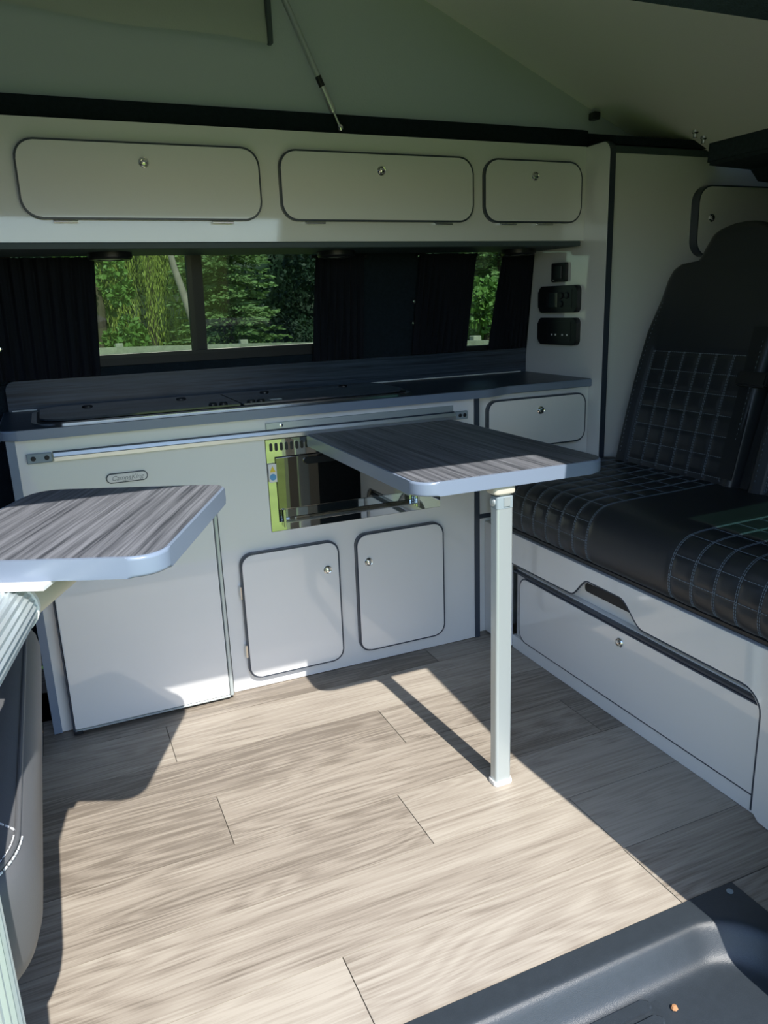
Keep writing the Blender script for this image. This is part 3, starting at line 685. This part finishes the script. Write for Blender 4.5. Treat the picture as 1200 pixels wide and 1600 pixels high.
def cush_pt(i, y):
    x, z = prof[i]; a = prof[max(0, i-1)]; c = prof[min(len(prof)-1, i+1)]
    tx, tz = c[0]-a[0], c[1]-a[1]; l = math.hypot(tx, tz) or 1; nx, nz = -tz/l, tx/l
    nx, nz = (-abs(nx) if z < .50 else nx), nz
    n = Vector((-tz/l, 0, tx/l))
    s = plen*i/(len(prof)-1)
    e_ = max(0, 1-min(y-ya_, yb_-y)/.03); rnd = -.022*(1-math.sqrt(max(0, 1-e_*e_)))
    return Vector((x, y, z)) + n*(quilt(y, s, bands, slines) + rnd), n
b = B(); V = {}
for i in range(len(prof)):
    for j in range(NY+1):
        p, n = cush_pt(i, ya_+(yb_-ya_)*j/NY); V[i, j] = b.verts.new(p)
for i in range(len(prof)-1):
    for j in range(NY): b.faces.new([V[i, j], V[i+1, j], V[i+1, j+1], V[i, j+1]])
for j in (0, NY): b.faces.new([V[i, j] for i in range(len(prof))])
b.faces.new([V[0, j] for j in range(NY+1)] + [V[len(prof)-1, j] for j in range(NY, -1, -1)])
sc_ = obj('seat_cushion', b, 'vinyl', bs, label='black vinyl seat cushion with quilted squares', smooth=True, angle=80)
def dash(bm, p, q, n, w=.0011, h=.0012):
    t = (q-p).normalized(); s = t.cross(n).normalized()*w; u = n*h
    vs = [bm.verts.new(x) for x in (p-s-u*.3, p+s-u*.3, p+s+u, p-s+u, q-s-u*.3, q+s-u*.3, q+s+u, q-s+u)]
    for f in [(0, 1, 2, 3), (7, 6, 5, 4), (0, 4, 5, 1), (1, 5, 6, 2), (2, 6, 7, 3), (3, 7, 4, 0)]: bm.faces.new([vs[i] for i in f])
b = B()
for a, c, ls in bands:
    for l in ls:
        for off in (-.0022, .0022):
            for i in range(4, len(prof)-6):
                p, n = cush_pt(i, l+off); q, _ = cush_pt(i+1, l+off); dash(b, p+n*.0006, p+(q-p)*.72+n*.0006, n, .0007, .0009)
    for sl in slines:
        i = int(round(sl/plen*(len(prof)-1)))
        if i >= len(prof)-5: continue
        y = max(a, ya_+.02)
        while y < min(c, yb_-.03):
            p, n = cush_pt(i, y); q, _ = cush_pt(i, y+.0055); dash(b, p+n*.0006, q+n*.0006, n, .0007, .0009); y += .0078
obj('stitching', b, 'thread', sc_, label='pale blue stitch lines', kind='stuff')

# backrests: lofted bodies leaning back, with a raised head section
LEAN = Vector((.282, 0, .959)); FN = Vector((-.959, 0, .282))       # up along the backrest, out of its front
BASE = Vector((1.690, 0, .552))
def backrest(yl, yr, name, lab):
    W = yr-yl                                       # negative-y seat lies towards the door
    yc = (yl+yr)/2; hw = abs(W)/2
    tabw = [(0, hw), (.50, hw), (.565, hw-.003), (.592, hw-.012), (.606, hw-.035), (.6105, hw-.075), (.6125, hw-.098), (.622, hw-.106), (.65, hw-.115), (.685, hw-.130), (.705, hw-.150), (.716, hw-.180), (.7195, hw-.215)]
    tabd = [(0, .11), (.3, .105), (.55, .085), (.611, .07), (.68, .062), (.7195, .045)]
    glines = [yc-.178+.0594*k for k in range(7)]; sl = [.345-.0545*k for k in range(7)]
    SS = [i*.007 for i in range(int(.707/.007)+1)] + [.711, .714, .716, .718, .7195]
    extra = [.60, .603, .606, .6085, .6105, .6125, .617]
    SS = sorted(set(round(x, 4) for x in SS + extra))
    NFR = 76
    def frontpt(s, q):                              # q in -1..1 across the front
        wdt = lerp_tab(tabw, s); y = yc + wdt*q; dpt = lerp_tab(tabd, s)
        rc = .035
        edge = max(0, (abs(q)*wdt - (wdt-rc))/rc); drop = rc*(1-math.sqrt(max(0, 1-min(1, edge)**2)))
        bol = .016*max(0, (abs(y-yc)-.16)/.06)**2 if abs(y-yc) > .16 else 0
        bol = min(bol, .014)*max(0, min(1, (.50-s)/.10))
        g = 0
        if s < .352 and abs(y-yc) < .185:
            for l in glines: g = max(g, math.exp(-((y-l)/.006)**2))
            for l in sl: g = max(g, math.exp(-((s-l)/.006)**2))
        top = .022*max(0, (s-.68)/.04)**2
        return BASE + LEAN*s + Vector((0, y, 0)) + FN*(bol - drop - .0042*g - top + .012*math.sin(PI*min(1, s/.6)))
    b = B(); rings = []
    for s in SS:
        wdt = lerp_tab(tabw, s); dpt = lerp_tab(tabd, s); ringv = []
        for k in range(NFR+1): ringv.append(b.verts.new(frontpt(s, -1+2*k/NFR)))
        for k in range(9):
            q = 1-2*k/8; ringv.append(b.verts.new(BASE + LEAN*s + Vector((0, yc+wdt*q*.97, 0)) - FN*(dpt*(1-.15*abs(q)**3))))
        rings.append(ringv)
    for a, c in zip(rings, rings[1:]):
        n = len(a)
        for k in range(n): b.faces.new([a[k], a[(k+1) % n], c[(k+1) % n], c[k]])
    b.faces.new(rings[0]); b.faces.new(rings[-1])
    bk = obj(name, b, 'vinyl', bs, label=lab, smooth=True, angle=70)
    b = B()
    for l in glines:
        q = (l-yc)/hw
        for off in (-.0022, .0022):
            s = .01
            while s < .345:
                dash(b, frontpt(s, q+off/hw)+FN*.0006, frontpt(s+.005, q+off/hw)+FN*.0006, FN, .0007, .0009); s += .0072
    for s in sl:
        if s < .01: continue
        y = -.178
        while y < .176:
            dash(b, frontpt(s, y/hw)+FN*.0006, frontpt(s, (y+.0052)/hw)+FN*.0006, FN, .0007, .0009); y += .0076
    for side_ in (-1, 1):                            # curved side seam
        pr = None
        for k in range(70):
            s = .03 + .47*k/70; q = side_*(.205/hw + .012*math.sin(s*9))
            if k % 2 == 0: dash(b, frontpt(s, q)+FN*.0006, frontpt(s+.0048, q)+FN*.0006, FN, .0007, .0009)
    obj('stitching', b, 'thread', bk, kind='stuff')
    return bk
backrest(-.098, -.568, 'backrest', 'left backrest half with raised head section')
backrest(-.600, -1.070, 'backrest', 'right backrest half next to the door')
def bpt(y, s, o): return BASE + LEAN*s + Vector((0, y, 0)) + FN*o
b = B(); hexa(b, [bpt(-.597, .0, -.05), bpt(-.571, .0, -.05), bpt(-.571, .0, -.01), bpt(-.597, .0, -.01), bpt(-.597, .58, -.05), bpt(-.571, .58, -.05), bpt(-.571, .58, -.01), bpt(-.597, .58, -.01)]); obj('centre_spine', b, 'black', bs)
b = B(); hexa(b, [bpt(-.562, .02, .014), bpt(-.515, .02, .014), bpt(-.515, .02, .017), bpt(-.562, .02, .017), bpt(-.545, .42, .018), bpt(-.498, .42, .018), bpt(-.498, .42, .021), bpt(-.545, .42, .021)]); sb = obj('seat_belt', b, 'black', bs, label='black lap belt webbing')
b = B(); P8 = [bpt(y, s, o) for s in (.262, .30) for (y, o) in ((-.60, .019), (-.505, .019), (-.505, .044), (-.60, .044))]
hexa(b, P8); bmesh.ops.bevel(b, geom=b.edges[:], offset=.005, segments=2, affect='EDGES'); obj('belt_buckle', b, 'rubber', sb, smooth=True)

# ================================================================== FRONT SEAT (turned round)
fs = thing('front_seat', 'charcoal leather swivelled front seat at the left edge', 'seat', (-.28, -.74, 0))
def seat_outline(d=0):
    return inset(rrect(-.56, .004, -1.205, -.345, (.10, .125, .06, .06), 12), d)
b = B(); rings = []
for z, d in ((.285, .06), (.29, .035), (.31, .018), (.34, .008), (.38, .002), (.415, 0), (.438, .004), (.452, .012), (.460, .024), (.464, .045), (.466, .075)):
    rings.append([b.verts.new((x, y, z)) for x, y in seat_outline(d)])
for a, c in zip(rings, rings[1:]):
    n = len(a)
    for k in range(n): b.faces.new([a[k], a[(k+1) % n], c[(k+1) % n], c[k]])
b.faces.new(rings[0]); b.faces.new(rings[-1])
cu = obj('cushion', b, 'vinylg', fs, label='charcoal leather cushion', smooth=True, angle=60)
b = B(); q = seat_outline(.019); pth = [(x, y, .4595) for x, y in q]; pth.append(pth[0]); tube(b, pth, .0035, 8, False); obj('piping', b, 'vinylg', cu, smooth=True)
b = B()
up_ = Vector((0, 0, 1))
def seam(pts, off=0, step=.0085, ln=.0055, w=.0011):
    L = [0]
    for a, c in zip(pts, pts[1:]): L.append(L[-1]+(Vector(c)-Vector(a)).length)
    t = 0
    def at(t):
        for i in range(len(pts)-1):
            if t <= L[i+1]: return Vector(pts[i]).lerp(Vector(pts[i+1]), (t-L[i])/(L[i+1]-L[i]))
        return Vector(pts[-1])
    while t+ln < L[-1]:
        dash(b, at(t), at(t+ln), up_, w, .0016); t += step
cxs, cys = .004-.125, -1.205+.125
seam([(-.20, -.985, .4668)] + [(-.20+.19*k/14, -.985-.10*(k/14)**2.2, .4668-.0075*(k/14)**6) for k in range(1, 15)], w=.0008)
for rr_, zz in ((.103, .4608), (.1115, .4568)):
    seam([(cxs+rr_*math.cos(a), cys-rr_*math.sin(a), zz) for a in [math.radians(4+6*k) for k in range(14)]] + [(cxs-.3, cys-rr_, zz)], w=.0008)
obj('stitching', b, 'threadw', cu, label='white double stitching', kind='stuff')
b = B(); box(b, -.50, -.13, -1.06, -.42, .012, .284, .02, 2); obj('pedestal', b, 'carpet', fs, smooth=True)
b = B(); box(b, -.52, -.12, -1.08, -.40, .001, .0118); obj('base_plate', b, 'black', fs)
b = B(); rings = []
for s, wd_, th in ((0, .25, .11), (.2, .26, .12), (.45, .25, .11), (.58, .20, .09), (.61, .12, .06)):
    ring_ = []
    for k in range(32):
        a = 2*PI*k/32; cx = abs(math.cos(a))**.5*(1 if math.cos(a) >= 0 else -1); cy = abs(math.sin(a))**.5*(1 if math.sin(a) >= 0 else -1)
        ring_.append(b.verts.new((-.50 - s*.25 + th*.5*cx, -.74 + wd_*cy, .46+s)))
    rings.append(ring_)
for a, c in zip(rings, rings[1:]):
    for k in range(32): b.faces.new([a[k], a[(k+1) % 32], c[(k+1) % 32], c[k]])
b.faces.new(rings[0]); b.faces.new(rings[-1]); obj('backrest', b, 'vinylg', fs, smooth=True)

# ================================================================== DOOR STEP
for xa, xb in ((1.116, 1.62), (1.621, 2.65)):
    b = B(); box(b, xa, xb, -1.315, -1.1416, -.0042, 0); obj('plank', b, 'oak', floor)
b = B(); box(b, 1.116, 2.7, -1.318, -1.1405, -.03, -.0043); obj('subfloor', b, 'under', floor)
stp = thing('door_step', 'moulded grey black plastic step inside the sliding door', 'step', (.55, -1.25, -.2))
SX0, SX1, SY0, SY1 = .02, 1.114, -1.47, -1.143
def step_z(x, y):
    # rounded-rectangle recess: signed distance to its edge
    cx0, cx1, cy0, cy1, r = SX0+.06, 1.085, SY0-.3, -1.187, .115
    px = max(cx0+r-x, x-(cx1-r), 0); py = max(cy0+r-y, y-(cy1-r), 0)
    d = r - math.hypot(px, py)
    if px == 0 and py == 0: d = min(x-cx0, cx1-x, y-cy0, cy1-y)
    dep = -.052*(0 if d <= 0 else (.5*d*d/.009 if d < .009 else (d-.0045 if d < .026 else .0215+.010*(1-math.exp(-(d-.026)/.010))))/.0315)
    bump_ = 0
    return .004 + dep - .003*max(0, min(1, (d+.006)/.012))
b = B(); V = {}; nx, ny_ = 160, 64
for i in range(nx+1):
    for j in range(ny_+1):
        x = SX0+(SX1-SX0)*i/nx; y = SY0+(SY1-SY0)*j/ny_; V[i, j] = b.verts.new((x, y, step_z(x, y)))
for i in range(nx):
    for j in range(ny_): b.faces.new([V[i, j], V[i+1, j], V[i+1, j+1], V[i, j+1]])
r = bmesh.ops.extrude_face_region(b, geom=b.faces[:]); bmesh.ops.translate(b, vec=(0, 0, -.006), verts=[e for e in r['geom'] if isinstance(e, bmesh.types.BMVert)])
obj('tray', b, 'step', stp, smooth=True, angle=50)
b = B(); prism(b, rrect(.20, .855, -1.47, -1.2225, .02, 6), XY, -.0535, -.0495, .002, 2, 'b'); obj('tread_pad', b, 'step', stp, smooth=True, angle=40)
for k in range(6):
    y = -1.241 - k*.030
    b = B(); prism(b, rrect(.26, .838, y-.0095, y+.0095, .0094, 6), XY, -.0493, -.0425, .004, 3, 'b'); obj('rib', b, 'step', stp, smooth=True, angle=40)
b = B(); lathe(b, (1.092, -1.160, .0045), (0, 0, 1), [(.006, 0), (.006, .0015), (.003, .0018), (0, .001)], 12); obj('screw', b, 'gplas', stp)
b = B(); box(b, SX0-.05, 1.11, SY0, -1.15, -.30, -.085); obj('sill', b, 'black', stp)
b = B(); lathe(b, (.868, -1.262, -.0495), (0, 0, 1), [(0, 0), (.006, .001), (.004, .005), (0, .006)], 7); obj('dry_leaf', b, 'rust', None, 'tiny brown dry leaf lying in the door step', 'leaf')

# ================================================================== GAS STRUT
gs = thing('gas_strut', 'slim silver gas strut holding up the pop-top roof', 'strut', (.886, .085, 1.50))
A = Vector((.886, .082, 1.506)); Dv = Vector((-.131, .004, .284)).normalized()
b = B(); tube(b, [A+Dv*.0, A+Dv*.045], .0036, 10); obj('rod', b, 'steel', gs, smooth=True)
b = B(); tube(b, [A+Dv*.036, A+Dv*.040, A+Dv*.10], .0085, 14, scale=[.8, 1, 1]); obj('sleeve', b, 'alu', gs, smooth=True)
b = B(); tube(b, [A+Dv*.1002, A+Dv*.126], .0080, 14); obj('clip_band', b, 'black', gs, label='black printed band')
b = B(); tube(b, [A+Dv*.1262, A+Dv*.66], .0080, 14); obj('cylinder', b, 'alup', gs, smooth=True)
b = B(); lathe(b, A-Dv*.004, Dv, [(0, -.009), (.006, -.007), (.0085, 0), (.006, .007), (0, .009)], 14); obj('ball_end', b, 'steel', gs, smooth=True)

# ================================================================== CURTAINS
def curtain(x0, x1, xt0, xt1, z0, z1, label, n=11, yoff=.022):
    b = B(); V = {}; nu = n*10; nv = 14
    for i in range(nu+1):
        for j in range(nv+1):
            t = j/nv; u = i/nu; z = z0+(z1-z0)*t
            x = (x0+(x1-x0)*u)*(1-t) + (xt0+(xt1-xt0)*u)*t
            a = .0065*math.sin(2*PI*n*u + .5*math.sin(6*u+t*3)) + .0025*math.sin(2*PI*n*u*2.1+t*4)
            V[i, j] = b.verts.new((x, wy(z)-yoff+a, z))
    for i in range(nu):
        for j in range(nv): b.faces.new([V[i, j], V[i+1, j], V[i+1, j+1], V[i, j+1]])
    r = bmesh.ops.extrude_face_region(b, geom=b.faces[:]); bmesh.ops.translate(b, vec=(0, .0025, 0), verts=[e for e in r['geom'] if isinstance(e, bmesh.types.BMVert)])
    c = thing('curtain', label, 'curtain', ((x0+x1)/2, wy(z0)-yoff, z0), 'window curtains')
    obj('drape', b, 'curtain', c, smooth=True, angle=80)
    b = B(); za = z1-.004; tube(b, [(xt0-.01, wy(za)-yoff+.013, za), (xt1+.01, wy(za)-yoff+.013, za)], .004, 8); obj('track', b, 'rubber', c)
    return c
curtain(-.30, .232, -.30, .253, .882, 1.202, 'wide black pleated curtain left of the sliding window', 17)
curtain(.875, 1.046, .889, 1.05, .882, 1.202, 'black pleated curtain right of the sliding window', 7)
curtain(1.225, 1.432, 1.245, 1.455, .882, 1.202, 'black pleated curtain left of the narrow window strip', 9)
curtain(1.523, 1.672, 1.556, 1.676, .882, 1.202, 'black pleated curtain next to the end panel', 8)
b = B(); lathe(b, (-.018, wy(.97)-.035, .97), (0, -1, 0), [(.010, 0), (.010, .004), (.006, .008), (0, .009)], 14); obj('curtain_stud', b, 'steel', wall_back, label='silver curtain stud at far left')

# ================================================================== OUTSIDE
GZ = -.5
b = B(); 
def gz(x, y): return GZ + (.04*math.sin(x*.7)+.03*math.sin(y*.9+x*.3) if y > 2 or y < -5 else 0)
nx = 60; V = {}
for i in range(nx+1):
    for j in range(nx+1):
        x = -40+80*i/nx; y = -40+80*j/nx; V[i, j] = b.verts.new((x, y, gz(x, y)))
for i in range(nx):
    for j in range(nx): b.faces.new([V[i, j], V[i+1, j], V[i+1, j+1], V[i, j+1]])
obj('ground', b, 'grass', None, 'green lawn outside around the van', None, kind='structure', smooth=True, origin=(0, 0, GZ))

# fence of rails and posts
fe = thing('rail_fence', 'weathered timber post and rail fence seen through the windows', 'fence', (3.5, 9.2, GZ))
FA = [(-2.0, 12.2), (1.2, 11.1), (2.95, 10.0), (4.2, 8.6), (5.4, 7.1), (6.6, 5.6)]
for k, (px, py) in enumerate(FA):
    b = B(); box(b, px-.06, px+.06, py-.06, py+.06, GZ-.1, .60, .008, 1); obj('post', b, 'fence', fe)
for (ax, ay), (bx, by) in zip(FA, FA[1:]):
    for zc, hh in ((.48, .065), (.02, .055)):
        d = Vector((bx-ax, by-ay, 0)).normalized(); nn = Vector((-d.y, d.x, 0))*.025
        o = Vector((d.y, -d.x, 0))*.09
        p, q = Vector((ax, ay, 0))+o, Vector((bx, by, 0))+o
        b = B(); hexa(b, [(*(p-nn)[:2], zc-hh), (*(q-nn)[:2], zc-hh), (*(q+nn)[:2], zc-hh), (*(p+nn)[:2], zc-hh), (*(p-nn)[:2], zc+hh), (*(q-nn)[:2], zc+hh), (*(q+nn)[:2], zc+hh), (*(p+nn)[:2], zc+hh)]); obj('rail', b, 'fence', fe)

def rv(s=1): return Vector((random.uniform(-s, s), random.uniform(-s, s), random.uniform(-s, s)))
def leafquad(V, Fc, p, d, w, l):
    s = d.cross(rv()).normalized()*w; k = len(V)
    V += [p, p+d*l*.5+s, p+d*l, p+d*l*.5-s]; Fc.append((k, k+1, k+2, k+3))
def leafmesh(name, V, Fc, mt, parent):
    me = bpy.data.meshes.new(name); wl = WL[parent.name]; me.from_pydata([tuple(v-wl) for v in V], [], Fc); me.materials.append(M[mt])
    o = bpy.data.objects.new(name, me); COL.objects.link(o); o.parent = parent; WL[o.name] = wl; o['kind'] = 'stuff'; return o
def conifer(x, y, h, rad, label, mt='needle', dens=1.0):
    t = thing('conifer', label, 'tree', (x, y, GZ), 'trees beyond the fence')
    b = B(); tube(b, [(x, y, GZ-.1), (x, y, GZ+h)], .13, 10, scale=[1, .15]); obj('trunk', b, 'bark', t)
    V, Fc = [], []; z = .25
    while z < h:
        f = 1-z/h; R = rad*(f**.8)+.15; nb = int((7+9*f)*dens)
        for k in range(nb):
            a = random.uniform(0, 2*PI); L = R*random.uniform(.7, 1.1); base = Vector((x, y, GZ+z+random.uniform(-.1, .1)))
            ud = Vector((math.cos(a), math.sin(a), 0)); n = int(L*16*dens)+4
            for i in range(n):
                q = (i+random.random())/n; droop = -.28*L*q*q + .18*L*q**4
                side_ = ud.cross(Vector((0, 0, 1)))
                p = base + ud*L*q + Vector((0, 0, droop))
                spread = .38*(1-q*.6)*L*.5
                for s_ in (-1, 1):
                    for rep in range(2):
                        pp = p + side_*s_*random.uniform(0, spread) + rv(.03)
                        dd = (ud*.7+side_*s_*.7+Vector((0, 0, random.uniform(-.35, .15)))).normalized()
                        leafquad(V, Fc, pp, dd, random.uniform(.014, .03), random.uniform(.09, .17))
        z += .19
    leafmesh('foliage', V, Fc, mt, t); return t
def broadleaf(x, y, h, rad, label, mt, n=9000, low=.3, name='leafy_tree', lw=(.03, .05), group='trees beyond the fence'):
    t = thing(name, label, 'tree', (x, y, GZ), group)
    b = B(); tube(b, [(x, y, GZ-.1), (x+.1, y, GZ+h*.5), (x, y+.1, GZ+h*.8)], .12, 9, scale=[1, .7, .3]); obj('trunk', b, 'bark', t)
    cl = []
    for k in range(42):
        a = random.uniform(0, 2*PI); rr = rad*math.sqrt(random.random()); zz = random.uniform(low, h)
        f = math.sin(PI*min(1, max(.05, zz/h))**.8)**.5
        cl.append((Vector((x+rr*f*math.cos(a), y+rr*f*math.sin(a), GZ+zz)), random.uniform(.25, .5)*rad*.55))
    V, Fc = [], []
    for k in range(n):
        c, r_ = random.choice(cl); d = rv().normalized(); p = c + d*r_*random.uniform(.6, 1.05); p.z -= abs(d.x)*.1
        leafquad(V, Fc, p, (d+rv(.8)+Vector((0, 0, -.3))).normalized(), random.uniform(*lw), random.uniform(.07, .13))
    leafmesh('foliage', V, Fc, mt, t); return t
def willow(x, y, h, rad, label):
    t = thing('willow', label, 'tree', (x, y, GZ), 'trees beyond the fence')
    b = B(); tube(b, [(x, y, GZ-.1), (x+.15, y, GZ+h*.5), (x, y, GZ+h*.85)], .14, 9, scale=[1, .7, .4]); obj('trunk', b, 'bark', t)
    V, Fc = [], []
    for k in range(230):
        a = random.uniform(0, 2*PI); rr = rad*math.sqrt(random.random()); p0 = Vector((x+rr*math.cos(a), y+rr*math.sin(a), GZ+h*(1-.25*(rr/rad)**2)))
        L = random.uniform(.55, .8)*h
        for i in range(46):
            p = p0 + Vector((.04*math.sin(i*.3+k), .04*math.cos(i*.25+k), -L*i/46)) + rv(.02)
            leafquad(V, Fc, p, Vector((random.uniform(-.35, .35), random.uniform(-.35, .35), -1)).normalized(), .011, random.uniform(.09, .15))
    leafmesh('foliage', V, Fc, 'leafy', t); return t
conifer(3.25, 12.5, 6.5, 1.0, 'sunlit conifer right of the window divider', dens=1.1)
conifer(9.0, 12.2, 6.0, 1.4, 'conifer showing through the narrow window strip')
willow(2.3, 15.9, 5.5, 1.0, 'yellow green weeping tree in the left window pane')
broadleaf(1.05, 13.4, 3.4, .75, 'leafy shrub at the left side of the left pane', 'leaf', 6500, .1)
broadleaf(1.6, 11.8, 1.30, .4, 'low bright bush behind the fence in the left pane', 'leaf', 4500, .05)
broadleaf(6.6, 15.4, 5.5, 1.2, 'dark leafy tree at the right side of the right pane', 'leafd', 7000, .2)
broadleaf(6.9, 9.4, 1.9, .7, 'low leafy bush in the narrow window strip', 'leaf', 4500, .05)
t = thing('birch', 'pale leaning bare trunk beside the window divider', 'tree', (2.4, 11.2, GZ), 'trees beyond the fence')
b = B(); tube(b, [(2.52, 11.2, GZ-.1), (2.42, 11.2, .9), (2.2, 11.2, 1.75), (1.95, 11.2, 3.2)], .075, 10, scale=[1.2, .9, .7, .4]); obj('trunk', b, 'birch', t, smooth=True)
hd = thing('tree_belt', 'dense dark belt of woodland behind the other trees', None, (5, 19, GZ), kind='stuff')
b = B(); V = {}
for i in range(61):
    for j in range(17):
        x = -8+32*i/60; z = GZ-.2+9*j/16; yy = 19.6 - .012*(x-5)**2 + .5*math.sin(x*1.7+z)+.4*math.sin(z*2.1-x); V[i, j] = b.verts.new((x, yy, z))
for i in range(60):
    for j in range(16): b.faces.new([V[i, j], V[i+1, j], V[i+1, j+1], V[i, j+1]])
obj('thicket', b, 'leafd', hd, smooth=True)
Vv, Fc = [], []
for k in range(26000):
    x = random.uniform(-3, 19); z = random.uniform(0, 6.5); p = Vector((x, 19.3 - .012*(x-5)**2 + .5*math.sin(x*1.7+z)+.4*math.sin(z*2.1-x) - abs(random.gauss(0, .3)), GZ+z))
    leafquad(Vv, Fc, p, rv().normalized(), random.uniform(.03, .06), random.uniform(.1, .2))
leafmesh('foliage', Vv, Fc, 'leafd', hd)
